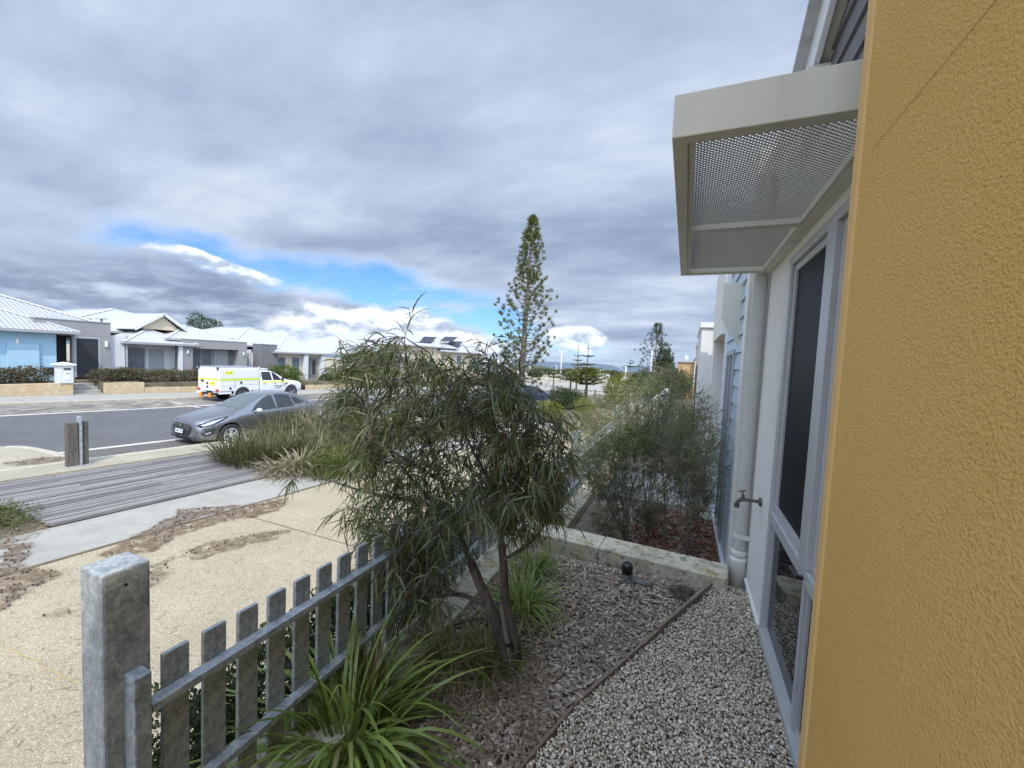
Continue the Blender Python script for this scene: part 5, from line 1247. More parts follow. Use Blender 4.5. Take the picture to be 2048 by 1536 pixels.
def blade_pts(base, az, lean, L, droop, n=7):
    P = []; d = V3(math.cos(az)*math.sin(lean), math.sin(az)*math.sin(lean), math.cos(lean)); p = Vector(base)
    for i in range(n+1):
        P.append(p.copy()); p = p+d*(L/n); d = (d+V3(math.cos(az)*droop*.35, math.sin(az)*droop*.35, -droop)/n*1.6).normalized()
    return P
def tussock(label, c, n, L, W, m, seed, spread=.08, droop=(.6, 1.8), lean=(.05, .8), name='grass_tussock', cat='grass tussock', parts=0, group=None, seg=7):
    t = thing(name, label, cat, c, group); r = random.Random(seed); c = Vector(c); mb = MB()
    def blade(mb_, k):
        a = r.uniform(0, 2*PI); q = r.random()**.7*spread; b = c+V3(math.cos(a)*q, math.sin(a)*q, 0); a2 = a+r.uniform(-.6, .6)
        l = r.uniform(*L); P = blade_pts(b, a2, r.uniform(*lean), l, r.uniform(*droop), seg)
        tw = r.uniform(-.5, .5); s = V3(-math.sin(a2), math.cos(a2), 0); w = W*r.uniform(.7, 1.15)
        mb_.strip(P, [w*(.55+.45*min(1, i/2))*(1 if i < seg*.6 else max(.06, (seg-i)/(seg*.4))) for i in range(seg+1)], (s+V3(0, 0, tw)).normalized())
    for k in range(parts):
        q = MB(); blade(q, k); o = q.build('blade', m, t, smooth='leaf')
    for k in range(n-parts): blade(mb, k)
    if n > parts: o = mb.build('blades', m, t, smooth='leaf'); o['kind'] = 'stuff'
    return t

# --- the foreground peppermint tree
TB = V3(-.70, 1.80, 0)
tree = thing('peppermint_tree', 'small peppermint tree with long drooping dark green leaves in the front garden', 'tree', TB)
def P2(px, py, dep): return onY(px, py, 1.80+dep)
rt = random.Random(42)
fork = P2(985, 1225, 0); f2 = P2(955, 1150, .02); f3 = P2(1003, 1085, .0)
def sm(pts, k=3):
    pts = [Vector(p) for p in pts]
    for _ in range(k-1):
        q = [pts[0]]
        for a, b in zip(pts, pts[1:]): q += [a.lerp(b, .25), a.lerp(b, .75)]
        q.append(pts[-1]); pts = q
    return pts
def limb(pts, r0, r1, n=9, name='limb'):
    P = sm(pts, 3); return MB().tube(P, [r0+(r1-r0)*i/(len(P)-1) for i in range(len(P))], n).build(name, 'bark', tree, smooth=True)
limb([TB+V3(0, 0, -.05), TB+V3(-.01, .01, .05), P2(1000, 1270, 0), fork, P2(965, 1180, 0), P2(940, 1120, .02)], .034, .022, 12, 'trunk')
limb([TB+V3(.02, .03, -.04), P2(1035, 1290, .03), P2(1010, 1210, .03), P2(1008, 1140, .02), f3], .024, .019, 10, 'trunk')
limbs = [[P2(940, 1125, .02), P2(915, 1050, 0), P2(880, 960, -.05), P2(850, 850, -.08), P2(815, 740, -.05), P2(790, 690, 0)],
         [P2(918, 1060, 0), P2(860, 1000, .1), P2(790, 920, .15), P2(730, 820, .2), P2(690, 745, .22), P2(678, 682, .22)],
         [P2(1003, 1090, 0), P2(1000, 1000, .05), P2(990, 900, .1), P2(985, 800, .1), P2(975, 730, .12)],
         [P2(1003, 1080, 0), P2(1030, 980, -.05), P2(1050, 880, -.05), P2(1060, 810, 0), P2(1015, 760, .03)],
         [P2(1005, 1120, 0), P2(1060, 1090, -.05), P2(1095, 1040, -.05), P2(1110, 980, 0)],
         [P2(985, 1215, 0), P2(920, 1185, -.05), P2(860, 1195, -.08), P2(800, 1175, -.1), P2(765, 1160, -.1)],
         [P2(985, 1235, 0), P2(930, 1240, .1), P2(880, 1265, .12), P2(820, 1255, .14)],
         [P2(900, 1020, 0), P2(820, 1000, .1), P2(730, 985, .18), P2(660, 960, .2), P2(590, 950, .2)],
         [P2(880, 960, -.05), P2(830, 930, -.2), P2(780, 900, -.28), P2(740, 880, -.3)],
         [P2(1000, 1000, .05), P2(960, 930, -.2), P2(920, 850, -.3), P2(900, 780, -.3)],
         [P2(1030, 980, -.05), P2(1075, 930, -.2), P2(1105, 880, -.22), P2(1120, 850, -.2)],
         [P2(915, 1050, 0), P2(880, 1080, -.2), P2(840, 1060, -.3), P2(800, 1050, -.32)]]
nodes = []
for L_ in limbs:
    limb(L_, .013 if len(L_) > 4 else .009, .003); nodes += sm(L_, 3)[3:]
outline = [(575,948),(640,925),(700,865),(655,800),(690,735),(720,695),(765,662),(810,668),(850,722),(900,738),(950,705),(1000,695),(1030,760),(1058,800),(1105,832),(1135,872),(1120,930),(1100,985),(1090,1075),(1040,1090),(985,1075),(945,1120),(900,1190),(830,1235),(765,1195),(725,1160),(760,1100),(735,1050),(690,1010),(620,965)]
def inside(x, y):
    c = False
    for i in range(len(outline)):
        (x1, y1), (x2, y2) = outline[i], outline[i-1]
        if (y1 > y) != (y2 > y) and x < (x2-x1)*(y-y1)/(y2-y1)+x1: c = not c
    return c
hubs = []
while len(hubs) < 450:
    x, y = rt.uniform(560, 1140), rt.uniform(655, 1235)
    if not inside(x, y+8) or (x > 890 and y > 1035): continue
    if noise.noise(V3(x*.013, y*.013, 3)) < -.9: continue
    if x < 720 and rt.random() < .6: continue
    if x < 640 and y > 900 and rt.random() < .5: continue
    dp_ = rt.gauss(0, .17)
    hubs.append((P2(x, y+14, dp_), y))
mbt = MB(); big, rest = [], []
for h, yy in hubs:
    nd = min(nodes, key=lambda q: (q-h).length+max(0, q.z-h.z)*.8)
    mid = nd.lerp(h, .5)+V3(0, 0, .03)+rdir(rt)*.02
    mbt.tube([nd, mid, h], [.0035, .0028, .002], 5, cap=False)
    for k in range(rt.randint(3, 4)):
        out_ = (h-P2(930, 950, 0)); out_.z *= .3; d = (rdir(rt)*.8+out_*1.25+V3(0, 0, .15)).normalized(); p = h.copy(); tw = [p.copy()]
        ln = rt.uniform(.07, .17)
        for i in range(5): d = (d+V3(0, 0, -.13)).normalized(); p = p+d*ln/5; tw.append(p.copy())
        mbt.tube(tw, [.0018, .0015, .0013, .0011, .0009, .0007], 4, cap=False)
        for i in range(rt.randint(7, 10)):
            t_ = rt.random(); q = tw[min(4, int(t_*5))].lerp(tw[min(5, int(t_*5)+1)], t_*5 % 1)
            ld = (d*.7+rdir(rt)*.85+V3(0, 0, -.12)).normalized(); l = rt.uniform(.06, .135); P = [q]; nn = 4; curl = rt.uniform(.3, .8); z_ = q.copy()
            hs = rdir(rt)*.12
            for j in range(nn): ld = (ld+V3(0, 0, -curl)*.5+hs).normalized(); z_ = z_+ld*l/nn; P.append(z_.copy())
            w = rt.uniform(.004, .0072); s = ld.cross(rdir(rt)).normalized()
            (big if len(big) < 260 and l > .10 and w > .0050 else rest).append((P, [w*.35, w, w*1.05, w*.7, w*.08], s))
mbt.build('twigs', 'twig', tree)['kind'] = 'stuff'
for P, w, s in big: MB().strip(P, w, s).build('leaf', 'leaf_peppermint', tree, smooth='leaf')
mb = MB()
for P, w, s in rest: mb.strip(P, w, s)
mb.build('leaves', 'leaf_peppermint', tree, smooth='leaf')['kind'] = 'stuff'
# bare dead twig sticking out to the upper left and right
MB().tube([P2(725, 765, .2), P2(700, 715, .21), P2(690, 700, .22), P2(679, 681, .22)], [.005, .0045, .004, .0035], 6).tube([P2(692, 703, .22), P2(705, 697, .22)], .003, 5).build('dead_twig', 'bark', tree)
stk = thing('tree_stake', 'grey timber stake with black tie beside the tree trunk', 'stake', onZ(1032, 1352, 0))
sb_ = onZ(1030, 1350, 0); MB().bar(sb_+V3(0, 0, -.05), onY(1003, 1205, sb_.y+.02), .022, .022).build('post', 'stake', stk, bevel=.002)
c = sb_.lerp(onY(1003, 1205, sb_.y+.02), .42); MB().bar(c+V3(-.018, 0, 0), c+V3(.018, 0, 0), .03, .012).build('tie', 'black_plastic', stk)

# --- strappy plants in the front bed
tussock('big strap leaved clump at the bottom of the picture by the picket fence', onZ(695, 1490, .0), 270, (.22, .72), .0150, 'leaf_strap', 3, spread=.15, droop=(.5, 2.2), lean=(.05, 1.35), name='strap_leaf_plant', cat='strap plant', parts=120, seg=9)
tussock('upright thin bladed brown green clump between the big strap plant and the fence', onZ(735, 1420, .0), 190, (.16, .36), .006, 'leaf_strap_dark', 4, spread=.08, droop=(.2, 1.0), lean=(.02, .5), name='strap_leaf_plant', cat='strap plant', parts=20)
tussock('strap leaved clump with some brown blades under the tree trunk', onZ(975, 1335, .0), 170, (.14, .30), .006, 'leaf_strap_dark', 5, spread=.10, droop=(.5, 1.8), name='strap_leaf_plant', cat='strap plant', parts=20)
tussock('light green strap leaved clump just right of the tree trunk', onZ(1042, 1225, .0), 170, (.20, .42), .0085, 'leaf_strap', 6, spread=.10, droop=(.5, 1.9), name='strap_leaf_plant', cat='strap plant', parts=50)
tussock('strap leaved clump in the corner by the low limestone wall', onZ(1070, 1150, .0), 150, (.16, .34), .0075, 'leaf_strap', 7, spread=.09, droop=(.4, 1.6), name='strap_leaf_plant', cat='strap plant', parts=30)
tussock('dark strap leaved clump left of the trunk against the fence', onZ(905, 1330, .0), 150, (.15, .32), .006, 'leaf_strap_dark', 8, spread=.12, droop=(.6, 1.9), name='strap_leaf_plant', cat='strap plant', parts=20)
sdl = thing('seedling', 'tiny leafy seedling growing on the low limestone wall', 'seedling', onZ(1130, 1088, .08)); b_ = onZ(1130, 1088, .08)
MB().tube([b_, b_+V3(.002, 0, .05), b_+V3(-.003, 0, .1)], .0015, 5).build('stem', 'twig', sdl)
for k in range(8):
    a = k*2.4; q = MB(); leaf_tri(q, b_+V3(0, 0, .03+.009*k), V3(math.cos(a), math.sin(a), .35).normalized(), .028, .014, V3(-math.sin(a), math.cos(a), 0)); q.build('leaf', 'leaf_mixed_hedge', sdl, smooth='leaf')
# hedge outside the fence
hg = thing('low_hedge', 'dense dark green low hedge growing along the outside of the near fence', 'hedge', (-1.75, 2, -1.2), )
bl = []; r = random.Random(8)
for k in range(21):
    y = .80+k*.125; bl.append(((-1.62+r.uniform(-.04, .04), y, -.05+r.uniform(-.08, .06)), (.19, .17, .30+r.uniform(0, .06)))); (bl.append(((-1.70, y, -.6), (.2, .12, .3))) if k % 4 == 0 else None)
leaf_cloud('foliage', 'leaf_dark', hg, bl, 60000, (.016, .030), .017, 9, hollow=.5, cull=-9)
shrub('dark green rounded bush inside the farther fence corner', (onZ(1085, 1055, -.45).x-.1, 4.35, -.5), .34, .5, .30, 5200, (.02, .045), .012, 'leaf_dark', 12)
shrub('low yellow green plants outside the farther fence', (-1.75, 5.0, -1.3), .3, 1.1, .42, 2600, (.03, .06), .016, 'leaf_bright', 13)
# --- twiggy bush next door
tw_ = thing('twiggy_bush', 'open twiggy bush with fine grey green leaves in the neighbouring garden', 'shrub', (-.05, 4.75, -.45))
def Q(px, py, y): return onY(px, py, y)
r = random.Random(17); base_ = [V3(.12, 4.6, -.47), V3(-.1, 4.7, -.47), V3(-.3, 4.8, -.47), V3(.0, 4.9, -.47), V3(-.5, 4.7, -.47)]
region = [((1200, 870), (85, 75)), ((1290, 850), (90, 80)), ((1370, 840), (60, 70)), ((1260, 930), (110, 80)), ((1180, 920), (50, 60)), ((1330, 940), (95, 80)), ((1400, 880), (45, 80)), ((1240, 1010), (90, 60)), ((1320, 790), (70, 55)), ((1410, 930), (45, 70))]
mt = MB(); ml_ = MB(); tips = []
for k in range(170):
    (cx, cy_), (rx, ry) = r.choice(region); a = r.uniform(0, 2*PI); q = math.sqrt(r.random())
    tips.append(Q(cx+rx*q*math.cos(a), cy_+ry*q*math.sin(a), 4.7+r.gauss(0, .33)))
for k, e in enumerate(tips):
    b = min(base_, key=lambda b: abs(b.x-e.x)+r.uniform(0, .25)); P = [b]
    for i in range(1, 7):
        t = i/6; p = b.lerp(e, t); p.z = b.z+(e.z-b.z)*(t**.8); P.append(p+rdir(r)*.035*(i < 6))
    if k < 26: mt.tube(P, [.008, .007, .0055, .0045, .0035, .0025, .0015], 4, cap=False)
    else: mt.tube(P[3:], [.003, .0025, .002, .0015], 3, cap=False)
    for s_ in range(16):
        q = P[r.randint(3 if k > 25 else 2, 6)]; d = (rdir(r)+V3(0, 0, .5)).normalized(); ln = r.uniform(.06, .2); e2 = q+d*ln+rdir(r)*.02
        mt.tube([q, q.lerp(e2, .5)+rdir(r)*.01, e2], [.0018, .0014, .0009], 3, cap=False)
        if r.random() < .75:
            for l in range(24):
                p = q.lerp(e2, r.uniform(.25, 1))+rdir(r)*.012; leaf_tri(ml_, p, (d+rdir(r)*.9).normalized(), r.uniform(.016, .034), .0075, rdir(r))
mat('bush_twig', (.16, .13, .11), .85, var=.2)
mt.build('branches', 'bush_twig', tw_)['kind'] = 'stuff'
o = ml_.build('foliage', 'leaf_twiggy', tw_, smooth='leaf'); o['kind'] = 'stuff'
leaf_cloud('foliage', 'leaf_twiggy', tw_, [(Q(cx, cy_-15, 4.7+.1*i_), (rx/820*5.1*.95, .35, ry/820*5.1*.95)) for i_, ((cx, cy_), (rx, ry)) in enumerate(region) if cy_ < 1000], 27000, (.016, .036), .0085, 20, hollow=.2, cull=-.3)
leaf_cloud('foliage', 'leaf_bright', tw_, [((Q(1215, 905, 4.5)), (.30, .2, .2)), ((Q(1265, 880, 4.5)), (.24, .2, .18)), ((Q(1190, 960, 4.5)), (.14, .14, .12)), (Q(1385, 850, 5.0), (.16, .16, .16))], 7500, (.016, .03), .008, 19, hollow=.1)
def Yb(px, py, y): return V3(Q(px, py, y).x, y, 0)
def bush_at(label, px, ptop, pw, y, n, m, seed, zb=None, L=(.05, .12), W=.035, ry=None, **k):
    c = onY(px, ptop, y); e = onY(px+pw, ptop, y); rx = abs(e.x-c.x); z0 = zs(y) if zb is None else zb
    return shrub(label, (c.x, y, z0), rx, ry or rx, max(.15, (c.z-z0)/1.8), n, L, W, m, seed, **k)
bush_at('tall olive green bush rising behind the twiggy bush', 1310, 742, 78, 10.5, 15000, 'leaf_twiggy', 21, L=(.04, .09), W=.016, ry=1.1, st=40, lumps=9)
bush_at('grey green leafy bush left of the tall olive one', 1245, 790, 46, 9.2, 6500, 'leaf_twiggy', 22, L=(.03, .07), W=.014, st=30)
bush_at('reddish twiggy bush behind the small distant fence post', 1215, 812, 42, 11.5, 3000, 'leaf_mixed_hedge', 23, L=(.03, .07), W=.010, st=60)
bush_at('bushy green shrub beside the tall white house block', 1380, 800, 36, 9.4, 5200, 'leaf_olive', 24, zb=-.9, L=(.03, .07), W=.014, ry=.5, st=24)
# --- shrubs beyond the path, towards the sea
bush_at('weeping dark green shrub left of the yellow green bushes', 1135, 778, 44, 30, 6500, 'leaf_dark', 31, L=(.12, .32), W=.05, name='weeping_shrub')
bush_at('bright yellow green round bush beside the path', 1108, 806, 25, 21, 4200, 'leaf_yellow', 32, L=(.06, .16), W=.03)
bush_at('second yellow green bush to the right of the first', 1172, 796, 27, 24, 4200, 'leaf_yellow', 33, L=(.06, .16), W=.03)
bush_at('yellow leaved bush below the lamp with an arm', 1235, 748, 34, 34, 4200, 'leaf_yellow', 34, L=(.12, .3), W=.06)
bush_at('low brown green shrub spreading along the path edge', 1150, 826, 60, 18.5, 6000, 'leaf_olive', 35, L=(.05, .12), W=.025, ry=1.0)
bush_at('purple brown shrub by the path', 1200, 822, 40, 16, 4500, 'leaf_mixed_hedge', 36, L=(.04, .1), W=.018, st=40)
bush_at('olive mass of trees left of the timber house', 1340, 738, 50, 44, 7000, 'leaf_olive', 37, L=(.2, .5), W=.12)
bush_at('dark tree mass right behind the second pine', 1290, 742, 42, 60, 6000, 'leaf_pine_dark', 38, L=(.25, .6), W=.15)
# verge grasses by the car
def gpos(px, py): p = onS(px, py); return V3(p.x, p.y, zs(p.y))
grp = 'grasses along the planting strip'
k = 0
specs = [((470, 925), 'grass_dark', 'dark upright rush clump at the corner of the boardwalk', .85), ((500, 935), 'grass_dark', 'dark rush clump beside the boardwalk end', .95), ((535, 930), 'grass_dark', 'brown green rush clump in front of the grey car door', .9),
         ((560, 950), 'grass_straw', 'pale dry grass clump at the boardwalk end', .6), ((600, 945), 'grass_straw', 'straw coloured arching grass near the concrete path', .75), ((585, 915), 'grass_dark', 'dense dark grass clump behind the straw one', 1.0), ((635, 925), 'grass_dark', 'olive grass clump left of the lime tussock', 1.0),
         ((640, 890), 'grass_straw', 'dry seed head grass beside the rear of the grey car', 1.75), ((680, 880), 'grass_dark', 'shaggy olive grass behind the lime tussock', 1.6), ((600, 880), 'grass_dark', 'rush clump next to the rear door of the grey car', 1.35), ((555, 895), 'grass_dark', 'low rush clump in front of the car sill', 1.1), ((720, 870), 'grass_straw', 'pale grass clump partly behind the tree crown', 1.1),
         ((650, 955), 'grass_dark', 'small dark grass at the concrete path edge', .45), ((520, 905), 'grass_dark', 'sparse rush behind the corner clump', .7)]
for (p, m_, lab, h) in specs:
    k += 1; tussock(lab, gpos(*p), 330 if h > .7 else 240, (h*.35, h*1.15), .021, m_, 50+k, spread=.42, droop=(.1, .9) if m_ == 'grass_dark' else (.5, 1.8), lean=(.02, .75), group=grp, seg=5)
tussock('bright lime green grass tussock beside the concrete path', gpos(678, 940), 1500, (.5, .85), .012, 'grass_lime', 80, spread=.55, droop=(.5, 1.5), lean=(.05, .7), group=grp, seg=6)
tussock('second lime green tussock touching the tree crown', gpos(735, 925), 900, (.45, .75), .012, 'grass_lime', 81, spread=.45, droop=(.5, 1.5), lean=(.05, .7), group=grp, seg=6)
for i, (x, y, m_, h) in enumerate([(-8.6, 9.5, 'leaf_olive', .7), (-10.2, 10.6, 'leaf_mixed_hedge', .9), (-8.0, 12.5, 'leaf_olive', .7), (-10.8, 13.5, 'leaf_twiggy', .9), (-9.3, 15.5, 'leaf_olive', .8), (-11.6, 17, 'leaf_mixed_hedge', .8), (-8.6, 18.5, 'leaf_olive', .7), (-10.5, 21, 'leaf_twiggy', .9), (-8.0, 24, 'leaf_olive', .7), (-11.8, 25, 'leaf_olive', .9), (-9.4, 28.5, 'leaf_twiggy', .8), (-7.0, 30.5, 'leaf_olive', .6), (-12.0, 31, 'leaf_mixed_hedge', .8), (-6.5, 36, 'leaf_olive', .9), (-9.5, 38, 'leaf_twiggy', .9), (-4.5, 33, 'leaf_olive', .7)]):
    names = ['beside the lime tussock', 'behind the rear of the grey car', 'inside the concrete path bend', 'near the kerb past the grey car', 'in the middle of the planting strip', 'at the kerb seen through the tree', 'beside the path past the tree', 'seen behind the right side of the tree crown', 'close to the bend of the path', 'near the tall pine on the left', 'in front of the blue car', 'right of the blue car by the path', 'left of the pine trunk', 'far along the planting strip near the path', 'far along the strip below the white pole', 'where the path narrows']
    kinds = {'leaf_olive': 'olive green', 'leaf_mixed_hedge': 'reddish brown', 'leaf_twiggy': 'grey green'}
    shrub(f'low {kinds[m_]} shrub '+names[i], (x, y, zs(y)), 1.0, 1.3, h*.45, 2100, (.05, .13), .022, m_, 100+i, group='low shrubs of the planting strip', st=14, lumps=5)
# swale plants at the left edge
lf = gpos(20, 1052); shrub('dark green spreading conifer sprigs at the left edge below the boardwalk', (lf.x-.25, lf.y-.1, lf.z-.1), .75, .55, .2, 4200, (.03, .08), .012, 'leaf_bright', 90, up=.1)
straws('leaf_litter', 'grass_straw', disc(-8.6, 2.3, .7, .5), 900, (.05, .2), 91, .004, lambda x, y: zs(y)+.0, .05)
# hedges across the street
def long_hedge(label, x, y0, y1, z, h, m, seed, n, w=.5):
    t = thing('hedge', label, 'hedge', (x, (y0+y1)/2, z)); r = random.Random(seed); bl = []; y = y0
    while y < y1: bl.append(((x+r.uniform(-.1, .1), y, z+h*.45), (w, .55, h*r.uniform(.42, .62)))); y += .42
    leaf_cloud('foliage', m, t, bl, n*2, (.06, .15), .06, seed, hollow=.3); return t
long_hedge('brown green shrubs above the limestone wall of the blue house', -29.75, 4.5, 9.7, -.75, .85, 'leaf_mixed_hedge', 201, 7000)
long_hedge('mixed reddish shrubs right of the steps', -29.8, 12.0, 13.6, -.8, .8, 'leaf_mixed_hedge', 202, 3000)
long_hedge('dark shrubs in front of the white roof house', -29.9, 13.8, 17.6, -1.0, .95, 'leaf_mixed_hedge', 203, 6000)
shrub('green leafy shrub behind the truck cab', (-29.9, 23.4, -1.25), 1.5, 1.6, .85, 5000, (.1, .2), .07, 'leaf_bright', 204)
shrub('dark bush in front of the pillar house right of the truck', (-29.7, 27.6, -1.35), .9, 1.0, .45, 2200, (.1, .2), .06, 'leaf_dark', 208)
shrub('large olive shrub left of the tree crown beside the pillar house', (-29.3, 31.0, -1.5), 1.8, 1.6, .95, 5200, (.12, .25), .06, 'leaf_olive', 205)
shrub('grey leaved shrub behind the crown of the small tree', (-29.5, 35.0, -1.6), 1.6, 1.6, .8, 3600, (.12, .25), .06, 'leaf_twiggy', 206)
shrub('round dark shrub in front of the gabled house', (-29.6, 39.5, -1.8), 1.3, 1.6, .7, 2600, (.12, .25), .06, 'leaf_dark', 207)
ft = thing('background_tree', 'dark feathery tree top rising behind the white roofs', 'tree', (-52, 26, -1))
c = onX(408, 648, -52); leaf_cloud('crown', 'leaf_dark', ft, [((-52, c.y, c.z), (1.4, 1.6, .7)), ((-52, onX(392, 642, -52).y, c.z+.4), (1, .7, .8)), ((-52, onX(428, 650, -52).y, c.z-.1), (1, .9, .5))], 2400, (.15, .4), .08, 210)
MB().tube([(-52, c.y, -1), (-52, c.y, c.z)], [.2, .08], 8).build('trunk', 'pine_bark', ft)

# --- Norfolk pines
def norfolk(label, px, ptop, pbase, Y, rad, seed, whorls=44, name='norfolk_pine', m='leaf_pine', dense=1.0, bare=.14, tuft=.42, up=.55, lean=0.0, prof=None, nb=7, nt=12):
    b = onY(px, pbase, Y); g = zs(Y); top = onY(px, ptop, Y).z; H = top-g; bx = b.x
    t = thing(name, label, 'pine tree', (bx, Y, g)); r = random.Random(seed)
    ctr = lambda z: V3(bx+lean*(z-g), Y, z)
    tr = MB().tube([ctr(g), ctr(g+H*.3), ctr(g+H*.7), ctr(top)], [H*.018, H*.015, H*.008, H*.002], 10).build('trunk', 'pine_bark', t, smooth=True)
    br = MB(); lv = MB(); f0 = .10
    prof = prof or (lambda f: min(1, (1-f)*1.75)**.85*(1-.22*math.exp(-((f-.68)/.08)**2)))
    for w in range(whorls):
        f = f0+(1-f0)*(w+r.uniform(-.2, .2))/whorls; z = g+H*f; R = rad*prof(f)*r.uniform(.85, 1.12)
        if R < .05: continue
        k0 = r.uniform(0, 6)
        for j in range(nb):
            a = k0+2*PI*j/nb+r.uniform(-.25, .25); RR = R*r.uniform(.65, 1.1); dead = f < bare+.03*r.random()
            c = ctr(z); P = [c]; n = 5
            for i in range(1, n+1):
                q = i/n
                if dead: zz = -.55*RR*math.sin(q*2.2)*.55+.22*RR*q*q
                else: zz = up*RR*(q**1.8)*1.0-.10*RR*math.sin(q*PI)
                P.append(c+V3(math.cos(a)*RR*q, math.sin(a)*RR*q, zz))
            br.tube(P, [H*.0022, H*.0019, H*.0015, H*.0012, H*.0009, H*.0006], 3, cap=False)
            if dead and r.random() < .8: continue
            for i in range(3 if R > .5*rad else 2, n+1):
                if r.random() > dense*(.15+.8*(i/n)**2) : continue
                p = P[i]; d0 = (P[i]-P[i-1]).normalized()
                for q in range(nt):
                    d = (d0*.7+rdir(r)*.75+V3(0, 0, .35)).normalized(); l = tuft*r.uniform(.5, 1.15)
                    leaf_tri(lv, p+rdir(r)*tuft*.22, d, l*.8, tuft*.13, d.cross(rdir(r)).normalized())
    br.build('branches', 'pine_bark', t)['kind'] = 'stuff'
    lv.build('crown', m, t, smooth='leaf')['kind'] = 'stuff'; return t
norfolk('tall sparse norfolk pine standing alone above the street', 1040, 432, 790, 35, 2.55, 301, whorls=40, tuft=.42, lean=.028, nb=6, nt=26, dense=1.1)
norfolk('smaller norfolk pine on the right horizon', 1308, 645, 742, 82, 3.4, 302, whorls=20, m='leaf_pine_dark', tuft=.7, lean=.01, dense=.85, bare=.1, nt=11, nb=6)
cyp = thing('dark_conifer', 'dense dark conical tree next to the right hand pine', 'conifer', (onY(1331, 740, 84).x, 84, zs(84)))
c = onY(1331, 690, 84); zb_ = onY(1331, 742, 84).z
leaf_cloud('crown', 'leaf_pine_dark', cyp, [((c.x, 84, zb_+.6), (1.9, 1.9, 1.8)), ((c.x, 84, zb_+2.3), (1.5, 1.5, 1.7)), ((c.x, 84, c.z-.9), (.8, .8, 1.3))], 5200, (.25, .6), .16, 303, hollow=.5)
MB().tube([(c.x, 84, zs(84)), (c.x, 84, c.z-1)], [.2, .05], 8).build('trunk', 'pine_bark', cyp)
def star_pine(label, px, ptop, pbase, Y, tiers, seed, m='leaf_pine_dark', lf=(.25, .5)):
    b = onY(px, pbase, Y); g = zs(Y); t = thing('star_pine', label, 'pine tree', (b.x, Y, g)); r = random.Random(seed); top = onY(px, ptop, Y).z
    MB().tube([(b.x, Y, g), (b.x, Y, top)], [.14, .04], 8).build('trunk', 'pine_bark', t, smooth=True)
    lv = MB()
    for (py, pw) in tiers:
        z = onY(px, py, Y).z; R = abs(onY(px+pw, py, Y).x-b.x)
        for j in range(9):
            a = 2*PI*j/9+r.uniform(-.2, .2)
            for i in range(int(46)):
                q = r.random()**.7; p = V3(b.x+math.cos(a)*R*q, Y+math.sin(a)*R*q, z+R*.22*q*q-.05); s = V3(-math.sin(a), math.cos(a), 0)*r.choice((-1, 1))
                d = (s*.5+V3(math.cos(a), math.sin(a), .35)*.6+rdir(r)*.3).normalized(); leaf_tri(lv, p, d, r.uniform(*lf)*(1.2-q*.6)*R/1.4, .10, V3(0, 0, 1).cross(d).normalized())
    lv.build('crown', m, t, smooth='leaf')['kind'] = 'stuff'; return t
star_pine('left star shaped pine with tiered branches', 1154, 690, 745, 66, [(701, 4), (712, 10), (721, 11), (731, 14)], 311)
star_pine('taller star shaped pine with wide tiers', 1174, 683, 745, 64, [(697, 6), (713, 16), (730, 18)], 312)
star_pine('broad low pine with layered yellow green branches', 1172, 733, 800, 36, [(737, 20), (741, 30), (747, 38), (754, 44), (761, 42), (768, 34)], 313, 'leaf_pine', (.3, .6))
star_pine('second layered low pine behind the weeping shrub', 1140, 736, 790, 42, [(739, 14), (745, 24), (752, 30), (760, 34)], 314, 'leaf_pine', (.3, .6))
star_pine('small dark pine left of the layered pines', 1107, 731, 768, 72, [(735, 5), (741, 9), (748, 13), (755, 16)], 315)
star_pine('small pine just right of the car park lamp', 1064, 736, 762, 80, [(740, 5), (746, 8), (752, 11)], 316)
star_pine('small dark pine on the horizon left of the right hand pine', 1260, 715, 742, 92, [(721, 4), (727, 8), (734, 12)], 317)
for i, (px, pt, pw, Y, m_, lab) in enumerate([(1085, 738, 26, 160, 'leaf_pine_dark', 'dark distant bushes left of the twin lamp'), (1135, 740, 24, 170, 'leaf_pine_dark', 'dark distant bushes behind the star pines'), (1225, 742, 24, 130, 'leaf_olive', 'distant olive bushes left of the lamp with an arm'), (1070, 740, 14, 120, 'leaf_dark', 'dark clump behind the tall pine trunk'), (1018, 744, 20, 60, 'leaf_olive', 'olive bush left of the tall pine trunk'), (990, 752, 20, 55, 'leaf_mixed_hedge', 'brown shrub behind the right side of the tree crown')]):
    bush_at(lab, px, pt, pw, Y, 1500, m_, 330+i, L=(.4, 1.0), W=.4, st=2, lumps=5)

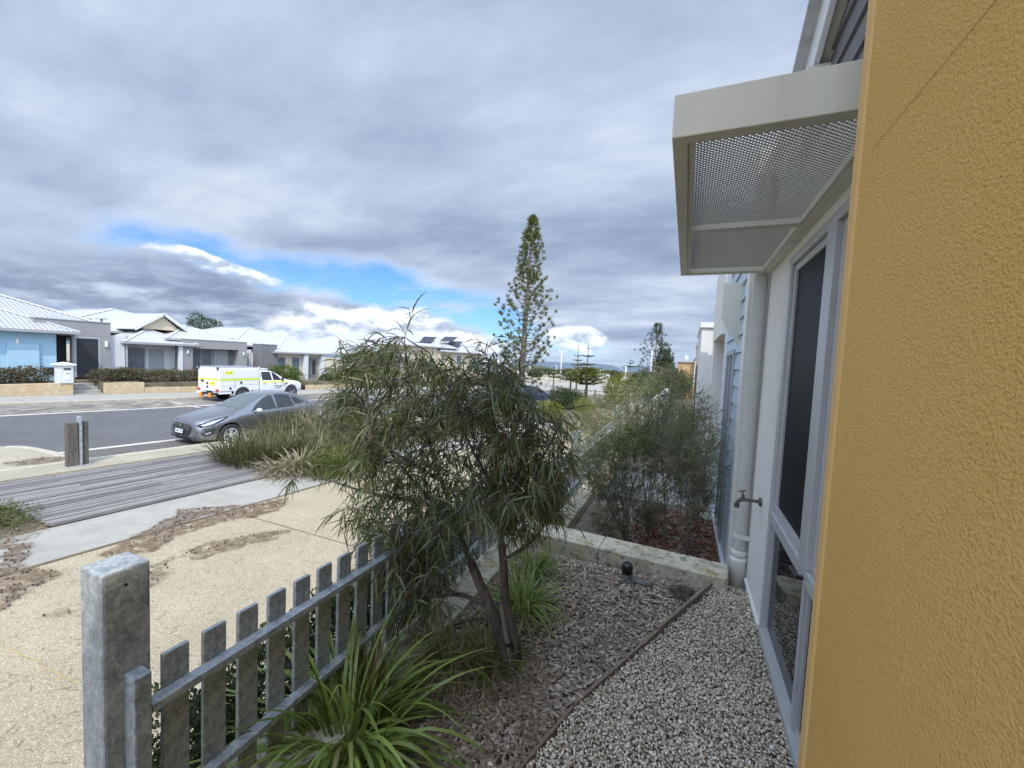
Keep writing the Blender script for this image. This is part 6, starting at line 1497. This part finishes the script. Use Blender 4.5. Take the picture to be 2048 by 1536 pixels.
# --- needle litter, cones and small things on the path
def litter_patch(outl, seed, e=.022, dens=1.0, tone='needles', surf=onS):
    P = [surf(*p) for p in outl]; r = random.Random(seed); xs_ = [p.x for p in P]; ys_ = [p.y for p in P]
    def ins(x, y):
        c = False
        for i in range(len(P)):
            a, b = P[i], P[i-1]
            if (a.y > y) != (b.y > y) and x < (b.x-a.x)*(y-a.y)/(b.y-a.y)+a.x: c = not c
        return c
    area = (max(xs_)-min(xs_))*(max(ys_)-min(ys_)); mb = MB(); n = int(area*3600*dens)
    for k in range(n):
        x = r.uniform(min(xs_)-.04, max(xs_)+.04); y = r.uniform(min(ys_)-.04, max(ys_)+.04)
        jx, jy = x+.09*noise.noise(V3(x*4, y*4, seed)), y+.12*noise.noise(V3(x*4, y*4, seed+7))
        if not ins(jx, jy) or noise.noise(V3(x*9, y*9, seed+3)) > r.uniform(-.05, .5): continue
        a = r.gauss(1.2, .9); l = r.uniform(.04, .12); d = V3(math.cos(a), math.sin(a), -.03*math.sin(a)); s = V3(-d.y, d.x, 0); z = zs(y)+e+r.uniform(0, .018); c = V3(x, y, z)
        mb.strip([c-d*l/2, c+s*l*r.uniform(-.15, .15), c+d*l/2], [.003, .0045, .002], s)
    o = mb.build('needle_litter', tone, smooth='leaf'); o['kind'] = 'stuff'
    cones = [];
    while len(cones) < int(area*26*dens)+2:
        x = r.uniform(min(xs_), max(xs_)); y = r.uniform(min(ys_), max(ys_))
        if ins(x, y): cones.append((x, y, zs(y)+e+.014))
    scatter('fallen_cones', 'bark', cones, [(.014, .012, .012)]*len(cones), None, seed)
    return P
litter_patch([(210,1110),(260,1080),(330,1045),(350,1035),(352,1022),(400,1018),(480,1015),(560,1000),(580,1000),(562,1020),(520,1035),(440,1050),(390,1062),(345,1082),(300,1112),(225,1122)], 1)
litter_patch([(360,1112),(400,1094),(470,1078),(520,1068),(592,1061),(560,1080),(500,1092),(450,1108),(400,1122),(375,1122)], 2, dens=.8)
litter_patch([(0,1078),(60,1088),(70,1098),(55,1120),(35,1142),(90,1142),(120,1150),(62,1188),(30,1208),(0,1232)], 3)
litter_patch([(295,1142),(345,1120),(335,1150),(300,1182)], 4, dens=.7)
litter_patch([(80,1240),(120,1220),(165,1195),(165,1215),(120,1242)], 6, dens=.35)
litter_patch([(5, 937), (80, 926), (130, 924), (132, 930), (90, 938), (20, 944)], 5, e=.125)
straws('needle_litter', 'needles', disc(-4.6, 3.0, 2.4, 2.4), 900, (.03, .09), 92, .003, lambda x, y: zs(y)+.02, .004)
ys0, ys1 = onS(0, 1292), onS(166, 1382)
yl = MB(); n = 14
yl.tube([V3(*(ys0+(ys1-ys0)*(i/n-.15))[:2], zs((ys0+(ys1-ys0)*(i/n-.15)).y)+.035+.01*math.sin(i*.9))+V3(0, .006*math.sin(i*1.7), 0) for i in range(n+8)], .0022, 5)
mat('yellow_string', (.45, .34, .08), .7)
tag(yl.build('yellow_string', 'yellow_string'), 'thin yellow string line stretched over the path at the bottom left', 'string')
